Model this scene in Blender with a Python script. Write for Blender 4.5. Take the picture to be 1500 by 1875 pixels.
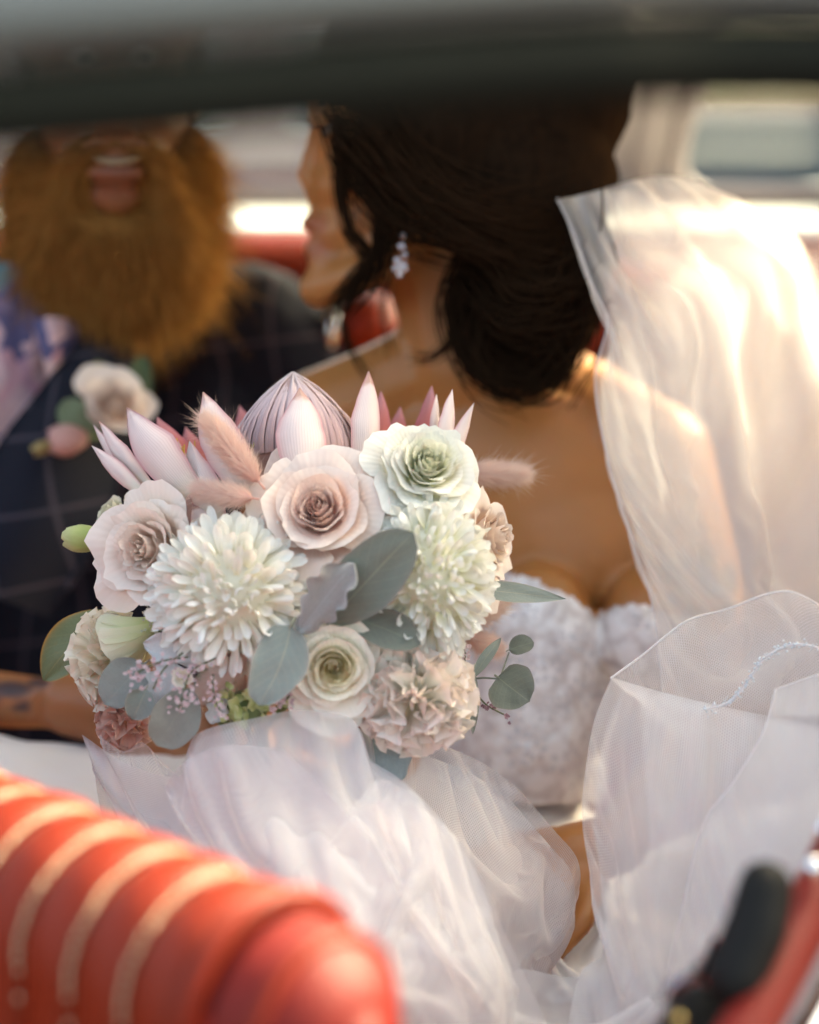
import bpy, bmesh, math, random
import numpy as np
from mathutils import Vector, Matrix, noise as mnoise

# ------------------------------------------------------------------ clear
for o in list(bpy.data.objects):
    bpy.data.objects.remove(o)
SC = bpy.context.scene
COL = SC.collection

# ------------------------------------------------------------------ camera
PITCH = math.radians(13.0)
CAMZ = 1.30
LENS, SW, SH = 54.0, 24.0, 30.0
FOCUS = 1.165
cam_d = bpy.data.cameras.new("camera")
cam = bpy.data.objects.new("camera", cam_d)
COL.objects.link(cam)
cam.location = (0, 0, CAMZ)
cam.rotation_euler = (math.radians(90) - PITCH, 0, 0)
cam_d.lens = LENS
cam_d.sensor_fit = 'VERTICAL'
cam_d.sensor_height = SH
cam_d.sensor_width = SW
cam_d.clip_start = 0.02
cam_d.clip_end = 600
cam_d.dof.use_dof = True
cam_d.dof.focus_distance = FOCUS
cam_d.dof.aperture_fstop = 1.8
SC.camera = cam

# ------------------------------------------------------------------ light
SUN_EL = math.radians(34)
SUN_AZ = math.radians(58)          # to the right of the viewing direction (+Y), behind the couple
world = bpy.data.worlds.new("World")
SC.world = world
world.use_nodes = True
wn = world.node_tree
wn.nodes.clear()
sky = wn.nodes.new('ShaderNodeTexSky')
sky.sky_type = 'NISHITA'
sky.sun_disc = False
sky.sun_elevation = SUN_EL
sky.sun_rotation = SUN_AZ
sky.air_density = 0.7
sky.dust_density = 6.0
sky.ozone_density = 0.0
bg = wn.nodes.new('ShaderNodeBackground')
bg.inputs['Strength'].default_value = 0.15
wo = wn.nodes.new('ShaderNodeOutputWorld')
wn.links.new(sky.outputs[0], bg.inputs[0])
wn.links.new(bg.outputs[0], wo.inputs[0])
sun_d = bpy.data.lights.new("sun", 'SUN')
sun_d.energy = 2.1
sun_d.angle = math.radians(0.6)
sun_d.color = (1.0, 0.93, 0.82)
sun = bpy.data.objects.new("sun", sun_d)
COL.objects.link(sun)
sdir = Vector((math.sin(SUN_AZ) * math.cos(SUN_EL), math.cos(SUN_AZ) * math.cos(SUN_EL), math.sin(SUN_EL)))
sun.rotation_euler = sdir.to_track_quat('Z', 'Y').to_euler()
sun.location = sdir * 20

SC.view_settings.view_transform = 'Standard'
SC.view_settings.look = 'None'
SC.view_settings.exposure = 2.8
SC.view_settings.gamma = 1.0
SC.view_settings.use_white_balance = True        # camera set for open shade
SC.view_settings.white_balance_temperature = 7900
SC.view_settings.white_balance_tint = -2
SC.render.engine = 'CYCLES'
SC.cycles.use_denoising = True
SC.cycles.transparent_max_bounces = 24
SC.cycles.max_bounces = 10
SC.cycles.diffuse_bounces = 5
SC.cycles.caustics_reflective = False
SC.cycles.caustics_refractive = False
SC.cycles.sample_clamp_indirect = 8.0

# ------------------------------------------------------------------ helpers: space
FWD = Vector((0, math.cos(PITCH), -math.sin(PITCH)))
UPV = Vector((0, math.sin(PITCH), math.cos(PITCH)))
RGT = Vector((1, 0, 0))
CAMP = Vector((0, 0, CAMZ))
K = SW / LENS / 1500.0              # metres per photo pixel per metre of distance


def W(px, py, d):
    """A point seen at photo pixel (px, py) standing d metres from the photographer."""
    return CAMP + FWD * d + RGT * ((px - 750) * K * d) + UPV * ((937.5 - py) * K * d)


def toPix(p):
    v = Vector(p) - CAMP
    d = v.dot(FWD)
    return 750 + v.dot(RGT) / (K * d), 937.5 - v.dot(UPV) / (K * d), d


def CD(x, y, z):
    """direction from right / up / towards the photographer"""
    return (RGT * x + UPV * y - FWD * z).normalized()


def frame(z, up=None, roll=0.0):
    z = Vector(z).normalized()
    up = Vector(up) if up is not None else UPV
    if abs(z.dot(up.normalized())) > 0.97:
        up = RGT
    x = up.cross(z).normalized()
    y = z.cross(x)
    m = Matrix((x, y, z)).transposed()
    if roll:
        m = m @ Matrix.Rotation(roll, 3, 'Z')
    return m


# ------------------------------------------------------------------ helpers: objects
MW = {}


def _link(o, parent, mw):
    COL.objects.link(o)
    MW[o.name] = mw
    if parent is not None:
        o.parent = parent
        o.matrix_basis = MW[parent.name].inverted() @ mw
    else:
        o.matrix_basis = mw
    return o


def thing(name, label, cat, loc, group=None):
    o = bpy.data.objects.new(name, None)
    o.empty_display_size = 0.05
    o['label'] = label
    o['category'] = cat
    if group:
        o['group'] = group
    return _link(o, None, Matrix.Translation(Vector(loc)))


def mesh(name, verts, faces, mat=None, smooth=True, attrs=None, uv=None):
    me = bpy.data.meshes.new(name)
    me.from_pydata([tuple(v) for v in verts], [], faces)
    if smooth:
        me.polygons.foreach_set('use_smooth', [True] * len(me.polygons))
    for an, av in (attrs or {}).items():
        a = me.attributes.new(an, 'FLOAT', 'POINT')
        a.data.foreach_set('value', np.asarray(av, dtype=np.float32))
    if uv is not None:
        l = me.uv_layers.new(name='UVMap')
        vi = np.empty(len(me.loops), dtype=np.int32)
        me.loops.foreach_get('vertex_index', vi)
        l.data.foreach_set('uv', np.asarray(uv, dtype=np.float32)[vi].ravel())
    if mat is not None:
        me.materials.append(mat)
    me.update()
    return me


def obj(name, me, parent=None, mw=None, label=None, kind=None):
    o = bpy.data.objects.new(name, me)
    if label:
        o['label'] = label
    if kind:
        o['kind'] = kind
    return _link(o, parent, mw if mw is not None else Matrix.Identity(4))


def wobj(name, verts, faces, mat, parent=None, smooth=True, attrs=None, uv=None, label=None, kind=None):
    """mesh from world-space points; the origin goes to their middle"""
    V = np.array([tuple(v) for v in verts], dtype=float)
    c = (V.min(0) + V.max(0)) / 2
    me = mesh(name, V - c, faces, mat, smooth, attrs, uv)
    return obj(name, me, parent, Matrix.Translation(Vector(c)), label, kind)


def top(o, label, cat, group=None):
    o['label'] = label
    o['category'] = cat
    if group:
        o['group'] = group
    return o


def grid_faces(n, m, off=0, wrap=False):
    f = []
    for i in range(n - 1):
        for j in range(m - 1 if not wrap else m):
            a = off + i * m + j
            b = off + i * m + (j + 1) % m
            f.append((a, b, b + m, a + m))
    return f


def catmull(P, n):
    """P (k,3) control points -> n points, passing through them"""
    P = np.asarray(P, dtype=float)
    k = len(P)
    if k == 2:
        t = np.linspace(0, 1, n)[:, None]
        return P[0] * (1 - t) + P[1] * t
    E = np.vstack([2 * P[0] - P[1], P, 2 * P[-1] - P[-2]])
    s = np.linspace(0, k - 1 - 1e-9, n)
    i = s.astype(int)
    t = (s - i)[:, None]
    p0, p1, p2, p3 = E[i], E[i + 1], E[i + 2], E[i + 3]
    return 0.5 * (2 * p1 + (p2 - p0) * t + (2 * p0 - 5 * p1 + 4 * p2 - p3) * t ** 2 + (3 * p1 - p0 - 3 * p2 + p3) * t ** 3)


def tube_data(pts, radii, seg=8, squash=1.0, cap=True):
    P = [Vector(p) for p in pts]
    n = len(P)
    V, F = [], []
    up = Vector((0.13, 0.2, 0.97))
    for i in range(n):
        t = (P[min(i + 1, n - 1)] - P[max(i - 1, 0)]).normalized()
        x = up.cross(t)
        if x.length < 1e-4:
            x = RGT.cross(t)
        x.normalize()
        y = t.cross(x)
        up = y
        r = radii[i] if hasattr(radii, '__len__') else radii
        for j in range(seg):
            a = 2 * math.pi * j / seg
            V.append(P[i] + x * (math.cos(a) * r) + y * (math.sin(a) * r * squash))
    F = grid_faces(n, seg, wrap=True)
    if cap:
        F.append(tuple(range(seg - 1, -1, -1)))
        F.append(tuple(range((n - 1) * seg, n * seg)))
    return V, F


def join(parts):
    V, F = [], []
    for v, f in parts:
        o = len(V)
        V += list(v)
        F += [tuple(i + o for i in q) for q in f]
    return V, F


def box_data(c, ax, ay, az, bev=0.0):
    """box from a centre and three half-axis vectors, with chamfered edges"""
    bm = bmesh.new()
    bmesh.ops.create_cube(bm, size=2.0)
    if bev:
        M = Matrix((ax, ay, az)).transposed()
        for v in bm.verts:
            v.co = M @ v.co
        bmesh.ops.bevel(bm, geom=list(bm.edges), offset=bev, segments=3, affect='EDGES', profile=0.6)
        for v in bm.verts:
            v.co = v.co + Vector(c)
    else:
        M = Matrix((ax, ay, az)).transposed()
        for v in bm.verts:
            v.co = M @ v.co + Vector(c)
    bm.verts.index_update()
    V = [v.co.copy() for v in bm.verts]
    F = [tuple(v.index for v in f.verts) for f in bm.faces]
    bm.free()
    return V, F


_ico = None


def ico(sub=2):
    bm = bmesh.new()
    bmesh.ops.create_icosphere(bm, subdivisions=sub, radius=1.0)
    V = [v.co.copy() for v in bm.verts]
    F = [tuple(v.index for v in f.verts) for f in bm.faces]
    bm.free()
    return V, F


ICO2 = ico(2)
ICO3 = ico(3)


def prim_ell(c, r, M=None):
    """ellipsoid; r in metres along right / up / depth unless M is given"""
    M = M or Matrix((RGT, UPV, FWD)).transposed()
    return [Vector(c) + M @ Vector((v.x * r[0], v.y * r[1], v.z * r[2])) for v in ICO3[0]], ICO3[1]


def prim_cap(a, b, ra, rb):
    a, b = Vector(a), Vector(b)
    bm = bmesh.new()
    for c, r in ((a, ra), (b, rb)):
        for v in ICO2[0]:
            bm.verts.new(c + v * r)
    res = bmesh.ops.convex_hull(bm, input=list(bm.verts))
    junk = [e for e in res['geom_interior'] + res['geom_unused'] if isinstance(e, bmesh.types.BMVert)]
    bmesh.ops.delete(bm, geom=list(set(junk)), context='VERTS')
    bm.verts.index_update()
    V = [v.co.copy() for v in bm.verts]
    F = [tuple(v.index for v in f.verts) for f in bm.faces]
    bm.free()
    return V, F


def E(px, py, d, rx, ry, rd):
    """ellipsoid at a photo point, radii in photo pixels at that distance"""
    s = K * d
    return prim_ell(W(px, py, d), (rx * s, ry * s, rd * s))


def C(*pts):
    """chain of tapered capsules through (px, py, d, radius_px)"""
    out = []
    for p, q in zip(pts, pts[1:]):
        out.append(prim_cap(W(*p[:3]), W(*q[:3]), p[3] * K * p[2], q[3] * K * q[2]))
    return out


def blob(parts, voxel=0.004, smooth=6, fac=0.5):
    """one continuous surface grown over overlapping volumes; returns numpy verts and faces"""
    V, F = join(parts)
    me = mesh('blob', V, F)
    o = bpy.data.objects.new('blob', me)
    COL.objects.link(o)
    r = o.modifiers.new('r', 'REMESH')
    r.mode = 'VOXEL'
    r.voxel_size = voxel
    s = o.modifiers.new('s', 'SMOOTH')
    s.iterations = smooth
    s.factor = fac
    dg = bpy.context.evaluated_depsgraph_get()
    ev = o.evaluated_get(dg)
    m2 = ev.to_mesh()
    n = len(m2.vertices)
    co = np.empty(n * 3)
    m2.vertices.foreach_get('co', co)
    nr = np.empty(n * 3)
    m2.vertices.foreach_get('normal', nr)
    faces = [tuple(p.vertices) for p in m2.polygons]
    ev.to_mesh_clear()
    bpy.data.objects.remove(o)
    bpy.data.meshes.remove(me)
    return co.reshape(-1, 3), faces, nr.reshape(-1, 3)


def pix_np(V):
    D = V - np.array(CAMP)
    d = D @ np.array(FWD)
    return 750 + D @ np.array(RGT) / (K * d), 937.5 - D @ np.array(UPV) / (K * d), d


def keep_faces(V, F, keep):
    F2 = [f for f in F if all(keep[i] for i in f)]
    used = sorted({i for f in F2 for i in f})
    mp = {o: n for n, o in enumerate(used)}
    return V[used], [tuple(mp[i] for i in f) for f in F2], used


# ------------------------------------------------------------------ helpers: cloth
def sheet_ctrl(rows, n, m):
    """rows of (px,py,d) -> smooth (n,m,3) grid in the world"""
    R = [catmull([tuple(W(*p)) for p in r], m) for r in rows]
    A = np.array(R)                                  # (k,m,3)
    out = np.empty((n, m, 3))
    for j in range(m):
        out[:, j] = catmull(A[:, j], n)
    return out


def relax(P, pin, slack=(1.05, 1.05), steps=60, its=5, g=-0.9, amp=0.006, seed=1, freq=14.0, bend=0.25, spheres=(), ani=None):
    """let a sheet with a little too much cloth buckle between its pinned points"""
    rng = random.Random(seed)
    n, m, _ = P.shape
    P = P.copy()
    L0 = np.linalg.norm(P[1:] - P[:-1], axis=2) * slack[0]
    L1 = np.linalg.norm(P[:, 1:] - P[:, :-1], axis=2) * slack[1]
    B0 = np.linalg.norm(P[4:] - P[:-4], axis=2) * slack[0]
    B1 = np.linalg.norm(P[:, 4:] - P[:, :-4], axis=2) * slack[1]
    Dg = np.linalg.norm(P[1:, 1:] - P[:-1, :-1], axis=2) * (slack[0] + slack[1]) / 2
    De = np.linalg.norm(P[1:, :-1] - P[:-1, 1:], axis=2) * (slack[0] + slack[1]) / 2
    gu = np.gradient(P, axis=0)
    gv = np.gradient(P, axis=1)
    N = np.cross(gu, gv)
    N /= np.linalg.norm(N, axis=2, keepdims=True) + 1e-9
    ofs = Vector((rng.random() * 50, rng.random() * 50, rng.random() * 50))
    D = np.empty((n, m))
    for i in range(n):
        for j in range(m):
            if ani:
                a_, b_ = i / n * ani[0], j / m * ani[1]
                D[i, j] = .5 - 1.6 * abs(mnoise.noise(Vector((a_ + .35 * b_, b_, 0)) + ofs)) + .5 * mnoise.noise(Vector((a_ * .6, b_ * .5, 9)) + ofs) + .35 * (.5 - 1.6 * abs(mnoise.noise(Vector((a_ * 1.7 - b_, b_ * 2.1, 4)) + ofs)))
                continue
            D[i, j] = mnoise.noise(Vector(P[i, j]) * freq + ofs) + 0.5 * mnoise.noise(Vector(P[i, j]) * freq * 2.3 + ofs)
    w = (~pin).astype(float)[:, :, None]
    P += N * D[:, :, None] * amp * w
    prev = P.copy()
    G = np.array((0, 0, g)) * (1 / 60.0) ** 2
    wf = w[:, :, 0]

    def con(a, b, L, k, only_short=False):
        pa, pb = P[a], P[b]
        wa, wb = wf[a], wf[b]
        d = pb - pa
        l = np.linalg.norm(d, axis=2) + 1e-9
        ws = wa + wb
        c = k * (l - L) / l / np.where(ws > 0, ws, 1)
        if only_short:
            c = np.where(l < L, c, 0)
        P[a] += d * (c * wa)[:, :, None]
        P[b] -= d * (c * wb)[:, :, None]

    S = slice
    for s in range(steps):
        v = (P - prev) * 0.93
        prev = P.copy()
        P += (v + G) * w
        for _ in range(its):
            for q in (0, 1):
                a0 = np.s_[q:n - 1:2]
                con((S(q, n - 1, 2), S(None)), (S(q + 1, n, 2), S(None)), L0[q::2], 0.9)
                con((S(None), S(q, m - 1, 2)), (S(None), S(q + 1, m, 2)), L1[:, q::2], 0.9)
                con((S(q, n - 1, 2), S(0, m - 1)), (S(q + 1, n, 2), S(1, m)), Dg[q::2], 0.25)
                con((S(q, n - 1, 2), S(1, m)), (S(q + 1, n, 2), S(0, m - 1)), De[q::2], 0.25)
            if bend:
                for q in range(8):
                    if q < 4:
                        ia = np.arange(q, n - 4, 8)
                    else:
                        ia = np.arange(q, n - 4, 8)
                    if len(ia):
                        con((ia, S(None)), (ia + 4, S(None)), B0[ia], bend, True)
                    ja = np.arange(q, m - 4, 8)
                    if len(ja):
                        con((S(None), ja), (S(None), ja + 4), B1[:, ja], bend, True)
            for c, r in spheres:
                d = P - np.array(c)
                l = np.linalg.norm(d, axis=2)
                push = np.clip(r - l, 0, None) / (l + 1e-9)
                P += d * (push * wf)[:, :, None]
    return P


def cloth_obj(name, P, mat, parent, label=None, uvscale=1.0, kind=None):
    n, m, _ = P.shape
    du = np.linalg.norm(P[1:] - P[:-1], axis=2).mean(1)
    dv = np.linalg.norm(P[:, 1:] - P[:, :-1], axis=2).mean(0)
    cu = np.concatenate([[0], np.cumsum(du)])
    cv = np.concatenate([[0], np.cumsum(dv)])
    uv = np.stack(np.meshgrid(cu, cv, indexing='ij'), axis=2).reshape(-1, 2) * uvscale
    return wobj(name, P.reshape(-1, 3), grid_faces(n, m), mat, parent, uv=uv, label=label, kind=kind)


def pinmask(n, m, rows=(), cols=(), pts=(), every=0):
    p = np.zeros((n, m), bool)
    for r in rows:
        p[r, :] = True
    for c in cols:
        p[:, c] = True
    for i, j in pts:
        p[i, j] = True
    if every:
        p[::every, ::every] = True
    return p


def edge_path(P, which):
    return {'top': P[0], 'bottom': P[-1], 'left': P[:, 0], 'right': P[:, -1]}[which]


def hem(name, path, r, mat, parent, step=2):
    V, F = tube_data([Vector(p) for p in path[::step]], r, 6)
    return wobj(name, V, F, mat, parent)


# ------------------------------------------------------------------ materials
MATS = {}


def new_mat(name):
    m = bpy.data.materials.new(name)
    m.use_nodes = True
    nt = m.node_tree
    nt.nodes.clear()
    out = nt.nodes.new('ShaderNodeOutputMaterial')
    MATS[name] = m
    return m, nt, out


class N:
    """tiny node shorthand"""

    def __init__(self, nt):
        self.nt = nt

    def n(self, kind, ins=None, **props):
        x = self.nt.nodes.new('ShaderNode' + kind)
        for k, v in props.items():
            setattr(x, k, v)
        for k, v in (ins or {}).items():
            s = x.inputs[k]
            if hasattr(v, 'is_linked') or isinstance(v, bpy.types.NodeSocket):
                self.nt.links.new(v, s)
            else:
                s.default_value = v
        return x

    def mix(self, f, a, b, mode='MIX'):
        x = self.nt.nodes.new('ShaderNodeMix')
        x.data_type = 'RGBA'
        x.blend_type = mode
        for s, v in ((x.inputs[0], f), (x.inputs[6], a), (x.inputs[7], b)):
            if isinstance(v, bpy.types.NodeSocket):
                self.nt.links.new(v, s)
            else:
                s.default_value = v if not isinstance(v, tuple) or len(v) == 4 else (*v, 1)
        return x.outputs[2]

    def math(self, op, a, b=0.0, c=0.0, clamp=False):
        x = self.nt.nodes.new('ShaderNodeMath')
        x.operation = op
        x.use_clamp = clamp
        for s, v in zip(x.inputs, (a, b, c)):
            if isinstance(v, bpy.types.NodeSocket):
                self.nt.links.new(v, s)
            else:
                s.default_value = v
        return x.outputs[0]

    def ramp(self, f, stops):
        x = self.nt.nodes.new('ShaderNodeValToRGB')
        el = x.color_ramp.elements
        while len(el) < len(stops):
            el.new(0.5)
        for e, (p, c) in zip(el, stops):
            e.position = p
            e.color = (*c, 1)
        self.nt.links.new(f, x.inputs[0])
        return x.outputs[0]


def solid(name, col, rough=0.5, metal=0.0, coat=0.0, nscale=30.0, nvar=0.15, bump=0.0, bscale=200.0, sss=0.0, sheen=0.0, spec=0.5):
    m, nt, out = new_mat(name)
    q = N(nt)
    tc = q.n('TexCoord')
    no = q.n('TexNoise', {'Vector': tc.outputs['Object'], 'Scale': nscale, 'Detail': 5.0})
    c = q.mix(no.outputs[0], tuple(x * (1 - nvar) for x in col), tuple(min(1, x * (1 + nvar)) for x in col))
    p = q.n('BsdfPrincipled', {'Base Color': c, 'Roughness': rough, 'Metallic': metal, 'Coat Weight': coat, 'Specular IOR Level': spec})
    if coat:
        p.inputs['Coat Roughness'].default_value = 0.12
    if sss:
        p.inputs['Subsurface Weight'].default_value = sss
        p.inputs['Subsurface Radius'].default_value = (0.012, 0.005, 0.002)
        p.inputs['Subsurface Scale'].default_value = 1.0
    if sheen:
        p.inputs['Sheen Weight'].default_value = sheen
        p.inputs['Sheen Roughness'].default_value = 0.5
    if bump:
        bn = q.n('TexNoise', {'Vector': tc.outputs['Object'], 'Scale': bscale, 'Detail': 4.0})
        b = q.n('Bump', {'Height': bn.outputs[0], 'Strength': bump, 'Distance': 0.002})
        nt.links.new(b.outputs[0], p.inputs['Normal'])
    nt.links.new(p.outputs[0], out.inputs[0])
    return m


def petal_mat(name, stops, trans=0.3, edge=None, rough=0.55, vein=0.12):
    """petal: colour runs from foot to rim (attribute pv), optional rim colour, light shines through"""
    m, nt, out = new_mat(name)
    q = N(nt)
    av = q.n('Attribute', attribute_name='pv')
    au = q.n('Attribute', attribute_name='pu')
    oi = q.n('ObjectInfo')
    tc = q.n('TexCoord')
    no = q.n('TexNoise', {'Vector': tc.outputs['Object'], 'Scale': 60.0, 'Detail': 6.0})
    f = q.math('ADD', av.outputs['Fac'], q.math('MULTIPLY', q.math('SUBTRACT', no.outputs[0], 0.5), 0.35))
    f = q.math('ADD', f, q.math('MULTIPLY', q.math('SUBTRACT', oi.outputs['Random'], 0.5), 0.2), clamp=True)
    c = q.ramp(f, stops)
    if edge:
        ed = q.math('POWER', q.math('ABSOLUTE', au.outputs['Fac']), 5.0)
        c = q.mix(q.math('MULTIPLY', ed, 0.75), c, edge)
    vn = q.math('SINE', q.math('MULTIPLY', au.outputs['Fac'], 55.0))
    c = q.mix(q.math('MULTIPLY', q.math('ADD', vn, 1.0), vein * 0.5), c, q.mix(1.0, c, (0.82, 0.78, 0.74), 'MULTIPLY'))
    b = q.n('Bump', {'Height': q.math('ADD', q.math('MULTIPLY', vn, 0.3), no.outputs[0]), 'Strength': 0.25, 'Distance': 0.0006})
    p = q.n('BsdfPrincipled', {'Base Color': c, 'Roughness': rough, 'Specular IOR Level': 0.25, 'Sheen Weight': 0.15, 'Normal': b.outputs[0]})
    t = q.n('BsdfTranslucent', {'Color': c})
    mx = q.n('MixShader', {0: trans, 1: p.outputs[0], 2: t.outputs[0]})
    nt.links.new(mx.outputs[0], out.inputs[0])
    return m


def leaf_mat(name, col, vein, edge=None, rough=0.6, felt=0.0, spots=0.1, trans=0.12):
    m, nt, out = new_mat(name)
    q = N(nt)
    av = q.n('Attribute', attribute_name='pv')
    au = q.n('Attribute', attribute_name='pu')
    tc = q.n('TexCoord')
    no = q.n('TexNoise', {'Vector': tc.outputs['Object'], 'Scale': 45.0, 'Detail': 6.0, 'Roughness': 0.65})
    n2 = q.n('TexNoise', {'Vector': tc.outputs['Object'], 'Scale': 700.0, 'Detail': 3.0})
    c = q.mix(no.outputs[0], tuple(x * (1 - 2.2 * spots) for x in col), tuple(min(1, x * (1 + 2.2 * spots)) for x in col))
    c = q.mix(q.math('MULTIPLY', n2.outputs[0], 0.35 + felt * 0.4), c, tuple(min(1, x * 1.5 + 0.03) for x in col))
    ua = q.math('ABSOLUTE', au.outputs['Fac'])
    mid = q.math('SUBTRACT', 1.0, q.math('MULTIPLY', ua, 26.0), clamp=True)
    sv = q.math('SINE', q.math('SUBTRACT', q.math('MULTIPLY', av.outputs['Fac'], 46.0), q.math('MULTIPLY', ua, 16.0)))
    sv = q.math('MULTIPLY', q.math('POWER', q.math('MAXIMUM', sv, 0.0), 14.0), 0.22)
    vf = q.math('MAXIMUM', q.math('MULTIPLY', mid, 0.8), sv)
    c = q.mix(vf, c, vein)
    if edge:
        ed = q.math('POWER', ua, 16.0)
        c = q.mix(ed, c, edge)
    b = q.n('Bump', {'Height': q.math('SUBTRACT', n2.outputs[0], vf), 'Strength': 0.3 + 0.4 * felt, 'Distance': 0.0005})
    p = q.n('BsdfPrincipled', {'Base Color': c, 'Roughness': rough, 'Specular IOR Level': 0.35, 'Sheen Weight': 0.2 + felt, 'Normal': b.outputs[0]})
    t = q.n('BsdfTranslucent', {'Color': c})
    mx = q.n('MixShader', {0: trans, 1: p.outputs[0], 2: t.outputs[0]})
    nt.links.new(mx.outputs[0], out.inputs[0])
    return m


def tulle_mat(name, col, dens=0.45, cell=0.0017, thread=0.3, trans=0.45):
    """net: a honeycomb of threads with open holes, light shines through the threads"""
    m, nt, out = new_mat(name)
    q = N(nt)
    uv = q.n('UVMap')
    br = q.n('TexBrick', {'Vector': uv.outputs[0], 'Scale': 1.0, 'Mortar Size': cell * 0.16, 'Mortar Smooth': 0.3, 'Brick Width': cell, 'Row Height': cell * 0.8})
    br.offset = 0.5
    lw = q.n('LayerWeight', {'Blend': 0.32})
    d = q.math('ADD', q.math('MULTIPLY', br.outputs['Fac'], thread), dens)
    d = q.math('ADD', d, q.math('MULTIPLY', lw.outputs['Facing'], 0.42), clamp=True)
    df = q.n('BsdfDiffuse', {'Color': (*col, 1)})
    t = q.n('BsdfTranslucent', {'Color': (*col, 1)})
    mx = q.n('MixShader', {0: trans, 1: df.outputs[0], 2: t.outputs[0]})
    tr = q.n('BsdfTransparent')
    m2 = q.n('MixShader', {0: d, 1: tr.outputs[0], 2: mx.outputs[0]})
    nt.links.new(m2.outputs[0], out.inputs[0])
    return m


def lace_mat(name):
    m, nt, out = new_mat(name)
    q = N(nt)
    tc = q.n('TexCoord')
    v = q.n('TexVoronoi', {'Vector': tc.outputs['Object'], 'Scale': 42.0}, feature='DISTANCE_TO_EDGE')
    v2 = q.n('TexVoronoi', {'Vector': tc.outputs['Object'], 'Scale': 130.0}, feature='F1')
    no = q.n('TexNoise', {'Vector': tc.outputs['Object'], 'Scale': 28.0, 'Detail': 5.0, 'Distortion': 1.5})
    h = q.math('ADD', q.math('MULTIPLY', v.outputs[0], 2.0), q.math('MULTIPLY', q.math('SUBTRACT', 1.0, v2.outputs[0]), 0.5))
    f = q.math('MULTIPLY', q.math('ADD', h, no.outputs[0]), 0.62, clamp=True)
    c = q.ramp(f, [(0.3, (0.5, 0.45, 0.44)), (0.52, (0.72, 0.68, 0.67)), (0.75, (0.88, 0.87, 0.87))])
    b = q.n('Bump', {'Height': f, 'Strength': 0.45, 'Distance': 0.003})
    p = q.n('BsdfPrincipled', {'Base Color': c, 'Roughness': 0.6, 'Sheen Weight': 0.2, 'Normal': b.outputs[0]})
    nt.links.new(p.outputs[0], out.inputs[0])
    return m


def skin_mat(name, col, lip=(0.32, 0.09, 0.06), ink=(0.015, 0.018, 0.03)):
    m, nt, out = new_mat(name)
    q = N(nt)
    tc = q.n('TexCoord')
    no = q.n('TexNoise', {'Vector': tc.outputs['Object'], 'Scale': 18.0, 'Detail': 6.0})
    c = q.mix(no.outputs[0], tuple(x * 0.88 for x in col), tuple(x * 1.1 for x in col))
    al = q.n('Attribute', attribute_name='lip')
    ai = q.n('Attribute', attribute_name='ink')
    c = q.mix(al.outputs['Fac'], c, lip)
    c = q.mix(q.math('MULTIPLY', ai.outputs['Fac'], 0.85), c, ink)
    bn = q.n('TexNoise', {'Vector': tc.outputs['Object'], 'Scale': 900.0, 'Detail': 2.0})
    b = q.n('Bump', {'Height': bn.outputs[0], 'Strength': 0.12, 'Distance': 0.0006})
    p = q.n('BsdfPrincipled', {'Base Color': c, 'Roughness': 0.42, 'Subsurface Weight': 0.25, 'Subsurface Scale': 1.0, 'Specular IOR Level': 0.45, 'Normal': b.outputs[0]})
    p.inputs['Subsurface Radius'].default_value = (0.010, 0.0035, 0.0015)
    nt.links.new(p.outputs[0], out.inputs[0])
    return m


def hair_mat(name, a, b_, trans=0.0, rough=0.4):
    m, nt, out = new_mat(name)
    q = N(nt)
    tc = q.n('TexCoord')
    mp = q.n('Mapping', {'Vector': tc.outputs['Object'], 'Scale': (1, 1, 0.12)})
    no = q.n('TexNoise', {'Vector': mp.outputs[0], 'Scale': 160.0, 'Detail': 4.0})
    av = q.n('Attribute', attribute_name='hv')
    f = q.math('ADD', q.math('MULTIPLY', no.outputs[0], 0.7), q.math('MULTIPLY', av.outputs['Fac'], 0.4), clamp=True)
    c = q.mix(f, a, b_)
    bm_ = q.n('Bump', {'Height': no.outputs[0], 'Strength': 0.5, 'Distance': 0.002})
    p = q.n('BsdfPrincipled', {'Base Color': c, 'Roughness': rough, 'Specular IOR Level': 0.0, 'Normal': bm_.outputs[0]})
    if trans:
        t = q.n('BsdfTranslucent', {'Color': c})
        mx = q.n('MixShader', {0: trans, 1: p.outputs[0], 2: t.outputs[0]})
        nt.links.new(mx.outputs[0], out.inputs[0])
    else:
        nt.links.new(p.outputs[0], out.inputs[0])
    return m


def suit_mat():
    m, nt, out = new_mat('suit_cloth')
    q = N(nt)
    tc = q.n('TexCoord')
    mp = q.n('Mapping', {'Vector': tc.outputs['Object'], 'Rotation': (0.1, 0.12, 0.25)})
    sx = q.n('SeparateXYZ', {'Vector': mp.outputs[0]})

    def line(s, period, w):
        fr = q.math('FRACT', q.math('DIVIDE', s, period))
        return q.math('LESS_THAN', q.math('ABSOLUTE', q.math('SUBTRACT', fr, 0.5)), w)
    l = q.math('MAXIMUM', line(sx.outputs[0], 0.048, 0.035), line(sx.outputs[2], 0.062, 0.028))
    no = q.n('TexNoise', {'Vector': tc.outputs['Object'], 'Scale': 500.0, 'Detail': 2.0})
    c = q.mix(no.outputs[0], (0.005, 0.007, 0.014), (0.011, 0.013, 0.024))
    c = q.mix(q.math('MULTIPLY', l, 0.7), c, (0.075, 0.066, 0.085))
    p = q.n('BsdfPrincipled', {'Base Color': c, 'Roughness': 0.85, 'Sheen Weight': 0.12, 'Specular IOR Level': 0.2})
    nt.links.new(p.outputs[0], out.inputs[0])
    return m


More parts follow.
